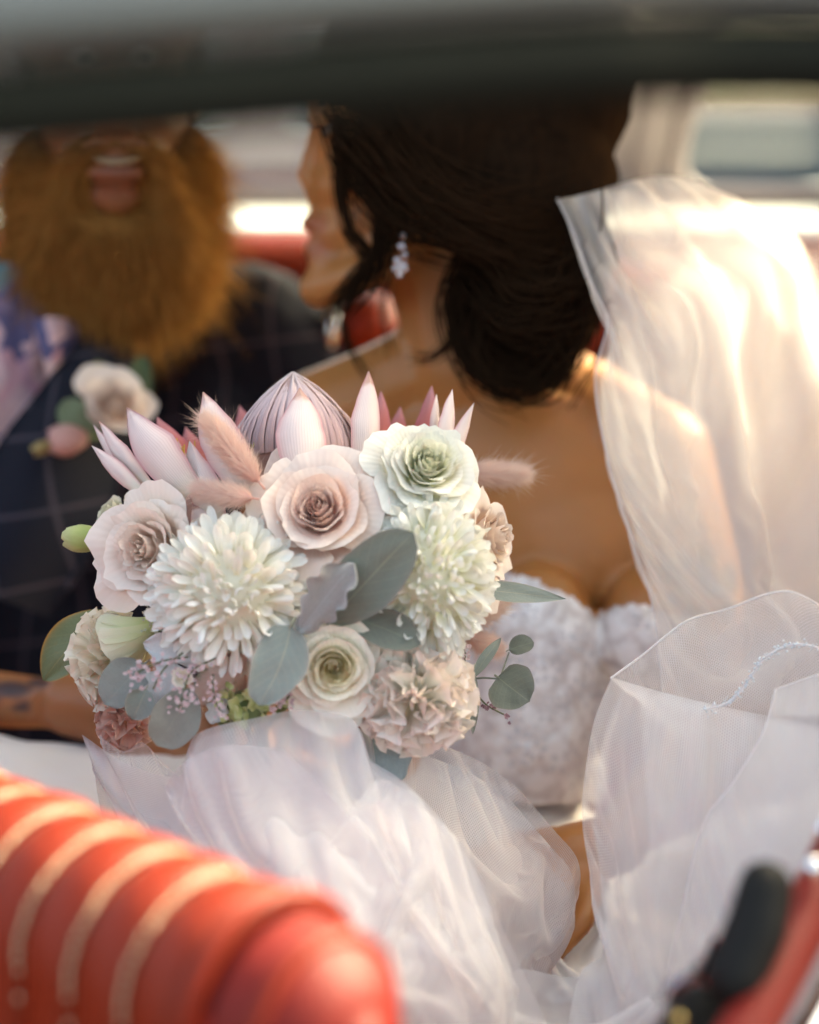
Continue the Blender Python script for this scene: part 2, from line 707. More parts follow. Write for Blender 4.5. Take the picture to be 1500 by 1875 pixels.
def floral_mat():
    m, nt, out = new_mat('floral_cloth')
    q = N(nt)
    tc = q.n('TexCoord')
    ns = q.n('TexNoise', {'Vector': tc.outputs['Object'], 'Scale': 22.0, 'Detail': 3.0})
    vv = q.n('VectorMath', {0: tc.outputs['Object'], 1: ns.outputs['Color']}, operation='MULTIPLY_ADD')
    vv.inputs[1].default_value = (1, 1, 1)
    nt.links.new(q.n('VectorMath', {0: ns.outputs['Color'], 1: (0.02, 0.02, 0.02)}, operation='MULTIPLY').outputs[0], vv.inputs[2])
    v = q.n('TexVoronoi', {'Vector': vv.outputs[0], 'Scale': 38.0})
    s = q.n('SeparateColor', {0: v.outputs['Color']})
    c = q.ramp(s.outputs[0], [(0.0, (0.55, 0.30, 0.34)), (0.3, (0.42, 0.24, 0.36)), (0.5, (0.6, 0.42, 0.42)), (0.58, (0.05, 0.06, 0.16)), (0.76, (0.22, 0.15, 0.28)), (0.92, (0.10, 0.2, 0.22))])
    c = q.mix(q.math('GREATER_THAN', v.outputs['Distance'], 0.46), (0.62, 0.42, 0.45), c)
    p = q.n('BsdfPrincipled', {'Base Color': c, 'Roughness': 0.7})
    nt.links.new(p.outputs[0], out.inputs[0])
    return m


def leather_mat(name, col, rough=0.28):
    m, nt, out = new_mat(name)
    q = N(nt)
    tc = q.n('TexCoord')
    v = q.n('TexVoronoi', {'Vector': tc.outputs['Object'], 'Scale': 420.0}, feature='DISTANCE_TO_EDGE')
    no = q.n('TexNoise', {'Vector': tc.outputs['Object'], 'Scale': 14.0, 'Detail': 5.0})
    c = q.mix(no.outputs[0], tuple(x * 0.8 for x in col), tuple(min(1, x * 1.15) for x in col))
    b = q.n('Bump', {'Height': q.math('ADD', q.math('MULTIPLY', v.outputs[0], 1.5), q.math('MULTIPLY', no.outputs[0], 2.0)), 'Strength': 0.35, 'Distance': 0.0012})
    r = q.math('ADD', rough - 0.08, q.math('MULTIPLY', no.outputs[0], 0.16))
    p = q.n('BsdfPrincipled', {'Base Color': c, 'Roughness': r, 'Specular IOR Level': 0.25, 'Normal': b.outputs[0]})
    nt.links.new(p.outputs[0], out.inputs[0])
    return m


def glass_mat():
    m, nt, out = new_mat('window_glass')
    q = N(nt)
    tr = q.n('BsdfTransparent', {'Color': (0.86, 0.92, 0.93, 1)})
    gl = q.n('BsdfGlossy', {'Roughness': 0.02})
    fr = q.n('Fresnel', {'IOR': 1.45})
    mx = q.n('MixShader', {0: fr.outputs[0], 1: tr.outputs[0], 2: gl.outputs[0]})
    nt.links.new(mx.outputs[0], out.inputs[0])
    return m


M_SKIN_B = skin_mat('bride_skin', (0.43, 0.18, 0.056), lip=(0.36, 0.12, 0.055))
M_SKIN_G = skin_mat('groom_skin', (0.34, 0.14, 0.055), lip=(0.19, 0.062, 0.028))
M_HAIR_B = hair_mat('dark_hair', (0.006, 0.004, 0.003), (0.036, 0.019, 0.010), rough=0.55)
M_BEARD = hair_mat('ginger_beard', (0.15, 0.062, 0.013), (0.62, 0.32, 0.10), trans=0.4, rough=0.5)
M_HAIR_G = hair_mat('brown_hair', (0.05, 0.025, 0.01), (0.16, 0.08, 0.03), rough=0.5)
M_SUIT = suit_mat()
M_FLORAL = floral_mat()
M_LACE = lace_mat('lace')
M_SATIN = solid('satin', (0.80, 0.775, 0.74), rough=0.5, nvar=0.04, sheen=0.3)
M_TULLE = tulle_mat('tulle', (0.89, 0.88, 0.89), dens=0.34, thread=0.14)
M_TULLE_S = tulle_mat('tulle_sheer', (0.87, 0.85, 0.86), dens=0.20, thread=0.18)
M_TULLE_V = tulle_mat('tulle_veil', (0.93, 0.90, 0.87), dens=0.29, thread=0.08, trans=0.5)
M_HEM = tulle_mat('hem_thread', (0.86, 0.85, 0.87), dens=0.5, thread=0.1)
M_BEAD = solid('beading', (0.72, 0.80, 0.86), rough=0.15, metal=0.35, nvar=0.1, coat=0.5)
M_RED = leather_mat('red_leather', (0.21, 0.017, 0.003), .45)
M_REDD = leather_mat('red_leather_dark', (0.17, 0.009, 0.005), 0.5)
M_PIPING = leather_mat('seat_piping', (0.20, 0.016, 0.004), 0.4)
M_STITCH_GLINT = solid('seat_stitch_glints', (0.62, 0.42, 0.26), rough=0.22, nvar=0.1, coat=0.6)
M_PLASTIC = solid('black_plastic', (0.006, 0.006, 0.0055), rough=0.6, spec=.2, nvar=0.2, bump=0.2, bscale=900)
M_REDBTN = solid('red_button', (0.55, 0.012, 0.006), rough=0.35)
M_CHROME = solid('chrome', (0.75, 0.76, 0.78), rough=0.12, metal=1.0, nvar=0.03)
M_FRAME = solid('frame_paint', (0.009, 0.011, 0.009), rough=0.75, coat=0.0, nvar=0.1, spec=.06)
M_RUBBER = solid('rubber', (0.010, 0.010, 0.009), rough=0.55)
M_ROOF = solid('roof_paint', (0.085, 0.10, 0.10), rough=0.3, coat=0.4, nvar=0.06)
M_TRIM = solid('lilac_trim', (0.11, 0.085, 0.09), rough=0.6, nvar=0.05)
M_CREAM = solid('cream_paint', (0.76, 0.74, 0.68), rough=0.3, coat=0.5, nvar=0.03)
M_LINING = solid('roof_lining', (0.55, 0.50, 0.44), rough=0.9, nvar=0.06, bump=0.2)
M_GLASS = glass_mat()
M_CARPET = solid('carpet', (0.10, 0.03, 0.02), rough=0.95, nvar=0.3, bump=0.6, bscale=600)

# ------------------------------------------------------------------ THE PLACE OUTSIDE
def paving_mat():
    m, nt, out = new_mat('paving')
    q = N(nt)
    tc = q.n('TexCoord')
    br = q.n('TexBrick', {'Vector': tc.outputs['Object'], 'Scale': 1.0, 'Color1': (0.085, 0.052, 0.052, 1), 'Color2': (0.065, 0.042, 0.042, 1), 'Mortar': (0.05, 0.04, 0.04, 1), 'Mortar Size': 0.006, 'Brick Width': 0.22, 'Row Height': 0.11})
    no = q.n('TexNoise', {'Vector': tc.outputs['Object'], 'Scale': 1.2, 'Detail': 6.0})
    c = q.mix(q.math('MULTIPLY', no.outputs[0], 0.5), br.outputs[0], (0.09, 0.062, 0.06))
    p = q.n('BsdfPrincipled', {'Base Color': c, 'Roughness': 1.0, 'Specular IOR Level': 0.05})
    nt.links.new(p.outputs[0], out.inputs[0])
    return m


g = 260.0
ground = wobj('ground', [(-g, -g, 0), (g, -g, 0), (g, g, 0), (-g, g, 0)], [(0, 1, 2, 3)], paving_mat(), smooth=False, kind='structure')

M_WALL = solid('blue_grey_render', (0.05, 0.085, 0.10), rough=0.8, nscale=3, nvar=0.12, bump=0.4, bscale=60)
M_COPE = solid('coping', (0.30, 0.32, 0.33), rough=0.8, nscale=6)


def wall_thing(name, label, a, b, h, th, npan):
    a, b = Vector(a), Vector(b)
    t = thing(name, label, 'wall', (a + b) / 2)
    ax = (b - a)
    ln = ax.length
    ax.normalize()
    nrm = Vector((-ax.y, ax.x, 0))
    V, F = box_data((a + b) / 2 + Vector((0, 0, h / 2)), ax * ln / 2, nrm * th / 2, Vector((0, 0, h / 2)), 0.01)
    wobj('wall_face', V, F, M_WALL, t, smooth=False)
    for i in range(npan):
        c = a + ax * (ln * (i + 0.5) / npan)
        V, F = box_data(c + Vector((0, 0, h + 0.042)), ax * (ln / npan / 2 - 0.006), nrm * (th / 2 + 0.04), Vector((0, 0, 0.04)), 0.01)
        wobj('coping_stone', V, F, M_COPE, t, smooth=False)
    for i in range(npan // 4 + 1):
        c = a + ax * (ln * i / (npan // 4))
        V, F = box_data(c + Vector((0, 0, h / 2 + 0.08)), ax * 0.2, nrm * (th / 2 + 0.07), Vector((0, 0, h / 2 + 0.08)), 0.01)
        wobj('pier', V, F, M_WALL, t, smooth=False)
    return t


wall_thing('garden_wall', 'low blue-grey rendered wall with coping in front of the trees', (2.2, 23, 0), (20, 21, 0), .98, 0.3, 24)

# a low mauve brick house across the yard, its front in shade
M_BRICKW = solid('mauve_brick', (0.30, 0.19, 0.19), rough=0.85, nscale=8, nvar=0.15, bump=0.4, bscale=80)
M_ROOFT = solid('slate_roof', (0.10, 0.11, 0.13), rough=0.7, nscale=5)
M_WFRAME = solid('white_frame', (0.7, 0.7, 0.68), rough=0.5)
M_WPANE = solid('dark_pane', (0.05, 0.07, 0.09), rough=0.08, nvar=0.05)
house = thing('brick_house', 'low mauve brick house with slate roof across the yard', 'house', (-5.5, 30, 0))
V, F = box_data(Vector((-5.6, 31, 1.6)), Vector((7.2, 0, 0)), Vector((0, 2.6, 0)), Vector((0, 0, 1.6)), .02)
wobj('wall', V, F, M_BRICKW, house, smooth=False)
V = [(-13.2, 28.0, 3.15), (2.0, 28.0, 3.15), (2.0, 31.0, 4.7), (-13.2, 31.0, 4.7), (-13.2, 34.0, 3.15), (2.0, 34.0, 3.15), (-13.2, 28.0, 3.02), (2.0, 28.0, 3.02), (2.0, 34.0, 3.02), (-13.2, 34.0, 3.02)]
wobj('roof', V, [(0, 1, 2, 3), (3, 2, 5, 4), (0, 3, 4, 9, 6), (1, 7, 8, 5, 2), (0, 6, 7, 1), (4, 5, 8, 9), (6, 9, 8, 7)], M_ROOFT, house, smooth=False)
for i, x in enumerate((-11.6, -9.4, -7.2, -3.4, -1.2, 0.7)):
    V, F = box_data(Vector((x, 28.37, 1.5)), Vector((.55, 0, 0)), Vector((0, .05, 0)), Vector((0, 0, .7)), .01)
    w_ = wobj('window', V, F, M_WFRAME, house, smooth=False)
    for sx in (-.26, .26):
        V, F = box_data(Vector((x + sx, 28.31, 1.5)), Vector((.22, 0, 0)), Vector((0, .02, 0)), Vector((0, 0, .6)))
        wobj('pane', V, F, M_WPANE, w_, smooth=False)
V, F = box_data(Vector((-5.3, 28.37, 1.05)), Vector((.5, 0, 0)), Vector((0, .05, 0)), Vector((0, 0, 1.05)), .01)
door_ = wobj('door', V, F, M_ROOFT, house, smooth=False)
V, F = prim_ell(Vector((-4.95, 28.29, 1.0)), (.04, .04, .04))
wobj('handle', V, F, M_CHROME, door_)

M_BARK = solid('bark', (0.09, 0.065, 0.045), rough=0.9, nvar=0.3, bump=0.7, bscale=60)
M_FOL = [leaf_mat('foliage_dark', (0.045, 0.085, 0.03), (0.05, 0.09, 0.03), trans=0.3), leaf_mat('foliage_mid', (0.07, 0.12, 0.04), (0.08, 0.12, 0.04), trans=0.3), leaf_mat('foliage_pale', (0.10, 0.13, 0.055), (0.1, 0.13, 0.06), trans=0.3)]


def tree(label, x, y, h, r, k, seed):
    rng = random.Random(seed)
    t = thing('tree', label, 'tree', (x, y, 0), 'trees behind the wall')
    parts = []
    topz = h * 0.62
    pts = [Vector((x + rng.uniform(-.1, .1) * i, y + rng.uniform(-.1, .1) * i, topz * i / 5)) for i in range(6)]
    parts.append(tube_data(pts, [0.22 * (1 - 0.13 * i) for i in range(6)], 8))
    ends = []
    for i in range(9):
        b = pts[2 + i % 4]
        a = rng.uniform(0, 6.28)
        e = b + Vector((math.cos(a) * r * .7, math.sin(a) * r * .7, rng.uniform(.3, .5) * h * .6))
        mid = b.lerp(e, .5) + Vector((0, 0, -.15))
        parts.append(tube_data([b, mid, e], [.09, .06, .02], 6))
        ends.append(e)
    V, F = join(parts)
    wobj('trunk', V, F, M_BARK, t)
    lv, lf = [], []
    cz = h * 0.66
    for i in range(3200):
        if rng.random() < .6:
            c = rng.choice(ends) + Vector((rng.gauss(0, .35 * r * .7), rng.gauss(0, .35 * r * .7), rng.gauss(0, .25 * r)))
        else:
            d = Vector((rng.gauss(0, 1), rng.gauss(0, 1), rng.gauss(0, 1))).normalized()
            c = Vector((x, y, cz)) + Vector((d.x * r, d.y * r, d.z * h * .36)) * rng.uniform(.5, 1)
        s = rng.uniform(.07, .15)
        M = frame(Vector((rng.gauss(0, 1), rng.gauss(0, 1), rng.gauss(.5, 1))))
        o = len(lv)
        lv += [c + M @ Vector(q) for q in ((-s * .4, 0, 0), (0, -s, s * .1), (s * .4, 0, 0), (0, s, s * .1))]
        lf.append((o, o + 1, o + 2, o + 3))
    wobj('crown', lv, lf, M_FOL[k], t)


tree('broad dark green tree behind the low wall, widest crown', 6.4, 27.5, 6.0, 2.8, 0, 1)
tree('mid green tree behind the wall beside the broad dark one', 3.0, 31.5, 5.2, 2.2, 1, 2)
tree('pale olive tree behind the far end of the wall', -5.5, 35, 6.5, 2.9, 2, 3)

# ------------------------------------------------------------------ THE CAR
car = thing('vintage_car', 'vintage car with red leather seats and dark window frame around the couple', 'car', (0.1, 1.5, 0))

# --- window frame bar over the photographer's view: sweep of a moulded section
_b = [tuple(W(*p)) for p in ((-500, 205, .47), (-150, 192, .49), (250, 160, .51), (700, 122, .535), (1100, 96, .56), (1500, 92, .585))]
bar_path = catmull([(-.95, .40, _b[0][2] - .015), (-.5, .425, _b[0][2] - .006)] + _b + [(.36, _b[-1][1] + .035, _b[-1][2] - .003), (.745, _b[-1][1] + .08, _b[-1][2] - .012)], 60)


def sweep(path, section, name, mat, parent, closed=True):
    """section: list of (out, up) offsets in metres; out = towards the photographer's side"""
    P = [Vector(p) for p in path]
    V = []
    for i, p in enumerate(P):
        t = (P[min(i + 1, len(P) - 1)] - P[max(i - 1, 0)]).normalized()
        out_ = Vector((t.y, -t.x, 0)).normalized()
        up = Vector((0, 0, 1))
        for a, b in section:
            V.append(p + out_ * a + up * b)
    F = grid_faces(len(P), len(section), wrap=closed)
    return wobj(name, V, F, mat, parent)


def arc(cx, cy, r, a0, a1, n):
    return [(cx + r * math.cos(math.radians(a0 + (a1 - a0) * i / (n - 1))), cy + r * math.sin(math.radians(a0 + (a1 - a0) * i / (n - 1)))) for i in range(n)]


sweep(bar_path, arc(-.006, -.003, .0125, 90, -100, 9) + [(-.03, -.012), (-.03, .0085)], 'window_frame', M_FRAME, car)
sweep(bar_path, [(-.014, .0100), (.002, .0100), (.004, .0115), (.002, .0130), (-.014, .0130)], 'rubber_seal', M_RUBBER, car)
sweep(bar_path, [(-.004, .0135), (.0005, .0150), (.0015, .020), (-.001, .034), (-.010, .048), (-.030, .058), (-.055, .058), (-.066, .048), (-.066, .030), (-.040, .020), (-.030, .0135)], 'roof_rail', M_ROOF, car)
# unseen roof, shaped for light: open in front for skylight, closed behind for shade
RY0, RY1, RX0, RX1 = 1.29, 1.98, -.95, .51
rv = []
for s in (0, 1):
    for i in range(9):
        y = RY0 + (RY1 - RY0) * i / 8
        for j in range(11):
            x = RX0 + (RX1 + (.135 if y < 1.52 else 0) - RX0) * j / 10  # front rows widened to keep sun flecks off the bouquet
            z = 1.455 - .02 * ((x + .19) / .75) ** 4 - .012 * (i / 8) ** 2 - (.022 if s else 0)
            rv.append((x, y, z))
fr_ = grid_faces(9, 11) + [tuple(reversed([q + 99 for q in f])) for f in grid_faces(9, 11)]
edge = [j for j in range(11)] + [11 * i + 10 for i in range(1, 9)] + [88 + j for j in range(9, -1, -1)] + [11 * i for i in range(7, 0, -1)]
fr_ += [(edge[i], edge[(i + 1) % len(edge)], edge[(i + 1) % len(edge)] + 99, edge[i] + 99) for i in range(len(edge))]
wobj('rear_roof', rv, fr_, M_LINING, car)
V, F = tube_data([Vector((RX0, RY0 - .01, 1.43)), Vector((-.2, RY0 - .012, 1.445)), Vector((RX1, RY0 - .01, 1.43))], .016, 10)
wobj('roof_opening_edge', V, F, M_FRAME, car)

# --- front seat: a row of padded channels over a rolled top edge
seatR = W(545, 1825, .745)
seatL = W(-80, 1530, .90)
seatL.z = seatR.z
T = (seatL - seatR)
T.z = 0
T.normalize()
Nf = Vector((-T.y, T.x, 0))          # front face direction
if Nf.dot(CAMP - seatR) < 0:
    Nf = -Nf
wch = 0.035
NCH = 16
ROLL = 0.044
zc = seatR.z - 0.012
Q0 = seatR + T * .020


def seat_path(n=30):
    """cross-section of the backrest: down the back, over the roll, down the front"""
    out = []
    for i in range(5):
        out.append((-ROLL - .012, -.36 + .36 * i / 5, (-1, 0)))
    for i in range(15):
        a = math.pi - math.pi * 1.02 * i / 14
        out.append((math.cos(a) * ROLL, math.sin(a) * ROLL, (math.cos(a), math.sin(a))))
    for i in range(1, 12):
        s = i / 11
        out.append((ROLL + .02 * s + .035 * s * s, -.50 * s, (1, .08)))
    return out


SP = seat_path()
fseat_parts = []
base_V = []
for (a, b, nn) in SP:
    for s in (0.006, NCH * wch - .006):
        base_V.append(Q0 + T * s + Nf * (a - nn[0] * .012) + Vector((0, 0, b - nn[1] * .012)) + Vector((0, 0, zc - Q0.z)))
nS = len(SP)
fF = [(2 * i, 2 * i + 1, 2 * i + 3, 2 * i + 2) for i in range(nS - 1)]
fF += [tuple(2 * i for i in range(nS)), tuple(2 * i + 1 for i in reversed(range(nS)))]
front_seat = wobj('front_seat', base_V, fF, M_REDD, car, smooth=False, label='red leather front seat with padded vertical channels')
NT = 9
for k in range(NCH):
    V = []
    rr = random.Random(k)
    for i, (a, b, nn) in enumerate(SP):
        wob = mnoise.noise(Vector((k * 3.1, i * .25, 0))) * .0016
        for j in range(NT):
            u = -1 + 2 * j / (NT - 1)
            bul = .0095 * (max(0, 1 - abs(u) ** 2.3)) ** .5 - .004 + wob * (1 - u * u)
            V.append(Q0 + T * ((k + .5 + u * .5) * wch) + Nf * (a + nn[0] * bul) + Vector((0, 0, b + nn[1] * bul + zc - Q0.z)))
    wobj('channel', V, grid_faces(nS, NT), M_RED, front_seat)
ST = catmull([(a, b, 0) for (a, b, nn) in SP], 150)
for k in range(1, NCH):
    rr = random.Random(k * 5)
    parts = []  # stitches made as pale glossy beads to imitate sun glints on the seam
    for i in range(22, 150, 2):
        a, b, _ = ST[i]
        t_ = ST[min(i + 1, 149)] - ST[i - 1]
        t_ /= np.linalg.norm(t_) + 1e-9
        c = Q0 + T * (k * wch + rr.uniform(-.0006, .0006)) + Nf * (a - t_[1] * .0028) + Vector((0, 0, b + t_[0] * .0028 + zc - Q0.z))
        d_ = (Nf * t_[0] + Vector((0, 0, t_[1]))).normalized()
        parts.append(tube_data([c - d_ * .0016, c + d_ * .0016], .0011, 6))
    V, F = join(parts)
    wobj('stitch_glints', V, F, M_STITCH_GLINT, front_seat, kind='stuff')
# rolled piping and side panel at the seat's free end
pV = [Q0 + T * (-.004) + Nf * (a + nn[0] * .004) + Vector((0, 0, b + nn[1] * .004 + zc - Q0.z)) for (a, b, nn) in SP]
V, F = tube_data(catmull(pV, 60), .0045, 10)
wobj('piping', V, F, M_PIPING, front_seat)
V = []
nb = 6
for i, (a, b, nn) in enumerate(SP):
    for j in range(nb):
        s = j / (nb - 1)
        V.append(Q0 - T * (.012 + .046 * math.sin(s * 1.57)) + Nf * (a + nn[0] * (-.035 * (1 - math.cos(s * 1.57)))) + Vector((0, 0, b + nn[1] * (-.035 * (1 - math.cos(s * 1.57))) + zc - Q0.z)))
F = grid_faces(nS, nb)
F.append(tuple(i * nb + nb - 1 for i in range(nS)))
wobj('side_bolster', V, F, M_REDD, front_seat)
# second piping on the bolster
pV = [Q0 - T * .034 + Nf * (a + nn[0] * -.004) + Vector((0, 0, b + nn[1] * -.004 + zc - Q0.z)) for (a, b, nn) in SP]
V, F = tube_data(catmull(pV, 60), .0034, 8)
wobj('piping', V, F, M_PIPING, front_seat)

# --- door rail, buckle at lower right
door = None
V, F = tube_data(catmull([tuple(W(*p)) for p in ((1250, 2080, .76), (1375, 1875, .80), (1460, 1715, .84), (1530, 1570, .88), (1590, 1440, .92), (1680, 1260, .97))], 24), .0125, 14)
door = wobj('door_rail', V, F, M_REDD, car, label='red leather padded door rail beside the buckle')
V, F = join([tube_data(catmull([tuple(W(*p)) for p in ((1415, 2040, .80), (1490, 1900, .835), (1560, 1760, .87), (1660, 1560, .92))], 14), .012, 10)])
wobj('chrome_strip', V, F, M_CHROME, door)
for p in ((1490, 1590, .845), (1512, 1520, .87)):
    V, F = prim_ell(W(*p), (.0055, .0055, .004))
    wobj('stud', V, F, M_CHROME, door)
dp = [W(1340, 2150, .80), W(1440, 1960, .84), W(1590, 1640, .92), W(1780, 1280, 1.02)]
V = [p for q in dp for p in (q, q + Vector((.05, 0, -.5)))]
wobj('door_panel', V, [(0, 1, 3, 2), (2, 3, 5, 4), (4, 5, 7, 6)], M_RED, door)

bk, bkf, _ = blob(C((1402, 1626, .82, 54), (1385, 1700, .815, 60), (1345, 1790, .81, 60)) + C((1360, 1770, .865, 46), (1290, 1835, .855, 52), (1230, 1930, .845, 55)) + C((1350, 1800, .86, 55), (1290, 1910, .85, 60)), .003, 3)
buckle = wobj('seat_belt_buckle', bk, bkf, M_PLASTIC, car, label='black plastic seat belt buckle with red release button')
bx = (W(1330, 1728, .84) - W(1296, 1790, .84)) * .5
by = CD(.6, .35, .8)
by = (by - bx.normalized() * by.dot(bx.normalized())).normalized()
V, F = box_data(W(1312, 1765, .835), bx, bx.cross(by).normalized() * .004, by * .004, .0015)
wobj('release_button', V, F, M_REDBTN, buckle)
V, F = box_data(W(1250, 1798, .835), (W(1270, 1778, .83) - W(1215, 1815, .83)) * .5, CD(.4, .8, .2) * .004, CD(.2, -.2, .9) * .003, .001)
wobj('latch_tongue', V, F, M_CHROME, buckle)
V, F = prim_ell(W(1243, 1868, .80), (.003, .003, .002))
wobj('rivet', V, F, solid('brass', (.6, .42, .15), rough=.25, metal=1.0), buckle)

# --- rear seat, parcel shelf, rear window wall
rs = []
V = []
top_rs = [(-500, 455, 1.93), (100, 440, 1.93), (480, 432, 1.94), (900, 455, 1.94), (1350, 520, 1.93), (1720, 560, 1.93)]
tp = catmull([tuple(W(*p)) for p in top_rs], 30)
sec = arc(0, -.05, .055, 150, -10, 8) + [(.075, -.2), (.11, -.5), (.13, -.62)]
rear_seat = sweep(tp, sec, 'rear_seat', M_RED, car, closed=False)
rear_seat['label'] = 'red leather rear bench behind the couple'
# seat cushion
cush = []
for i, (y, z) in enumerate(((1.86, .62), (1.75, .655), (1.5, .67), (1.3, .66), (1.22, .62), (1.2, .5))):
    for x in np.linspace(-.85, .6, 12):
        cush.append((x, y, z))
wobj('cushion', cush, grid_faces(6, 12), M_RED, rear_seat)
# head of a chrome-rimmed red armrest seen under her chin
V, F = prim_ell(W(668, 600, 1.78), (.040, .036, .05))
arm_r = wobj('armrest_end', V, F, M_RED, car)
V, F = prim_ell(W(608, 600, 1.74), (.010, .024, .012))
wobj('chrome_catch', V, F, M_CHROME, car)
# shelf
V = [W(-500, 415, 2.02), W(1900, 560, 2.02), W(1900, 500, 2.35), W(-500, 318, 2.5)]
zs = V[0].z
V2 = []
for a, b in ((0, 0), (1, 0), (1, 1), (0, 1)):
    x = -.85 + 1.75 * a
    V2.append(Vector((x, 2.0 + .34 * b, 1.155)))
V, F = box_data(Vector((-.12, 2.16, 1.14)), Vector((.74, 0, 0)), Vector((0, .17, 0)), Vector((0, 0, .014)), .012)
shelf = wobj('parcel_shelf', V, F, M_CREAM, car)
# tail of the body outside the window, in cream paint
tb = []
for i in range(9):
    y = 2.38 + .85 * i / 8
    for j in range(13):
        x = -1.0 + 2.1 * j / 12
        e = max(0, abs(x - .05) - .55)
        tb.append((x, y, 1.13 - .10 * (i / 8) ** 2 - .5 * e * e + (.05 * math.exp(-((x + .47) / .16) ** 2) + .05 * math.exp(-((x - .62) / .16) ** 2))))
wobj('tail_deck', tb, grid_faces(9, 13), M_CREAM, car)


def frame_with_hole(y, z0, z1, xs, holes, th, name):
    """upright panel in the x-z plane at depth y with round-cornered window holes"""
    bm = bmesh.new()
    loops = []
    return None


def window(x0, x1, z0, z1, r, y, tilt, parent):
    """rounded window: frame ring and pane"""
    ring = []
    n = 8
    for (cx, cz, a0) in ((x1 - r, z1 - r, 0), (x0 + r, z1 - r, 90), (x0 + r, z0 + r, 180), (x1 - r, z0 + r, 270)):
        for i in range(n):
            a = math.radians(a0 + 90 * i / (n - 1))
            ring.append((cx + r * math.cos(a), cz + r * math.sin(a)))
    V = [Vector((x, y + tilt * (z0 - z), z)) for x, z in ring]
    Vt, Ft = [], []
    P = V + [V[0]]
    v, f = tube_data(P, .014, 8, cap=False)
    w = wobj('window_surround', v, f, M_TRIM, parent)
    wobj('window_pane', V, [tuple(range(len(V)))], M_GLASS, w, smooth=False)
    return w


YW = 2.36
window(.325, .585, 1.165, 1.392, .055, YW, 1.4, car)
window(-.72, .255, 1.165, 1.392, .055, YW, 1.4, car)
V, F = box_data(Vector((.290, YW - .16, 1.28)), Vector((.022, 0, 0)), Vector((0, .012, 0)), Vector((0, -.17, .125)), .006)
wobj('window_pillar', V, F, M_TRIM, car)
V, F = box_data(Vector((-.19, 2.02, 1.415)), Vector((.75, 0, 0)), Vector((0, .03, 0)), Vector((0, 0, .028)), .012)
wobj('rear_header', V, F, M_LINING, car)
V, F = box_data(Vector((-.80, YW - .2, 1.28)), Vector((.03, 0, 0)), Vector((0, .2, 0)), Vector((0, 0, .15)), .012)
wobj('corner_pillar', V, F, M_TRIM, car)
V, F = box_data(Vector((.63, YW - .16, 1.29)), Vector((.025, 0, 0)), Vector((0, .05, 0)), Vector((0, -.17, .14)), .012)
wobj('corner_pillar', V, F, M_REDD, car)
# unseen upright slab, added to keep sun off the lap and bouquet
V, F = box_data(Vector((.655, 1.14, 1.25)), Vector((.012, 0, 0)), Vector((0, .44, 0)), Vector((0, 0, .20)), .008)
wobj('side_sun_blocker', V, F, M_LINING, car)
# lower body sides, floor
V, F = box_data(Vector((.66, 1.75, .79)), Vector((.04, 0, 0)), Vector((0, .9, 0)), Vector((0, 0, .42)), .02)  # right side raised, out of view, to stop sun reaching the lap
wobj('side_panel', V, F, M_RED, car)
V, F = box_data(Vector((-.95, 1.6, .78)), Vector((.04, 0, 0)), Vector((0, .9, 0)), Vector((0, 0, .36)), .02)
wobj('side_panel', V, F, M_RED, car)
V, F = box_data(Vector((-.13, 1.4, .38)), Vector((.78, 0, 0)), Vector((0, 1.0, 0)), Vector((0, 0, .03)), .01)
wobj('floor_pan', V, F, M_CARPET, car)


# ------------------------------------------------------------------ THE BOUQUET
bouquet = thing('bouquet', 'bridal bouquet of blush roses, white chrysanthemums, pink protea and eucalyptus', 'bouquet', W(480, 1330, 1.25))


def ax4(pos, R3, s=1.0):
    return Matrix.Translation(Vector(pos)) @ R3.to_4x4() @ Matrix.Scale(s, 4)


def flower_core(name, mat, pos, R3, R, label):
    """the receptacle and calyx the petals grow from"""
    V, F = [], []
    prof = [(0.02, .05), (.16, 0.0), (.24, -.16), (.26, -.32), (.2, -.5), (.10, -.62), (.055, -.8), (.05, -1.15)]
    seg = 10
    for r, z in prof:
        for j in range(seg):
            a = 2 * math.pi * j / seg
            V.append((r * R * math.cos(a), r * R * math.sin(a), z * R))
    F = grid_faces(len(prof), seg, wrap=True)
    F.append(tuple(range(seg - 1, -1, -1)))
    F.append(tuple(range((len(prof) - 1) * seg, len(prof) * seg)))
    me = mesh(name, V, F, mat, attrs={'pu': [0] * len(V), 'pv': [.1] * len(V)})
    return obj(name, me, bouquet, ax4(pos, R3), label)


def petal_obj(fn, nu, nv, mat, parent, mw, name='petal', tone=1.0):
    V, pu, pv = [], [], []
    for i in range(nv):
        v = i / (nv - 1)
        for j in range(nu):
            u = -1 + 2 * j / (nu - 1)
            V.append(fn(u, v))
            pu.append(u)
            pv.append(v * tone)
    me = mesh(name, V, grid_faces(nv, nu), mat, attrs={'pu': pu, 'pv': pv})
    return obj(name, me, parent, mw)


M_CALYX = leaf_mat('calyx', (0.16, 0.22, 0.08), (0.18, 0.24, 0.1))


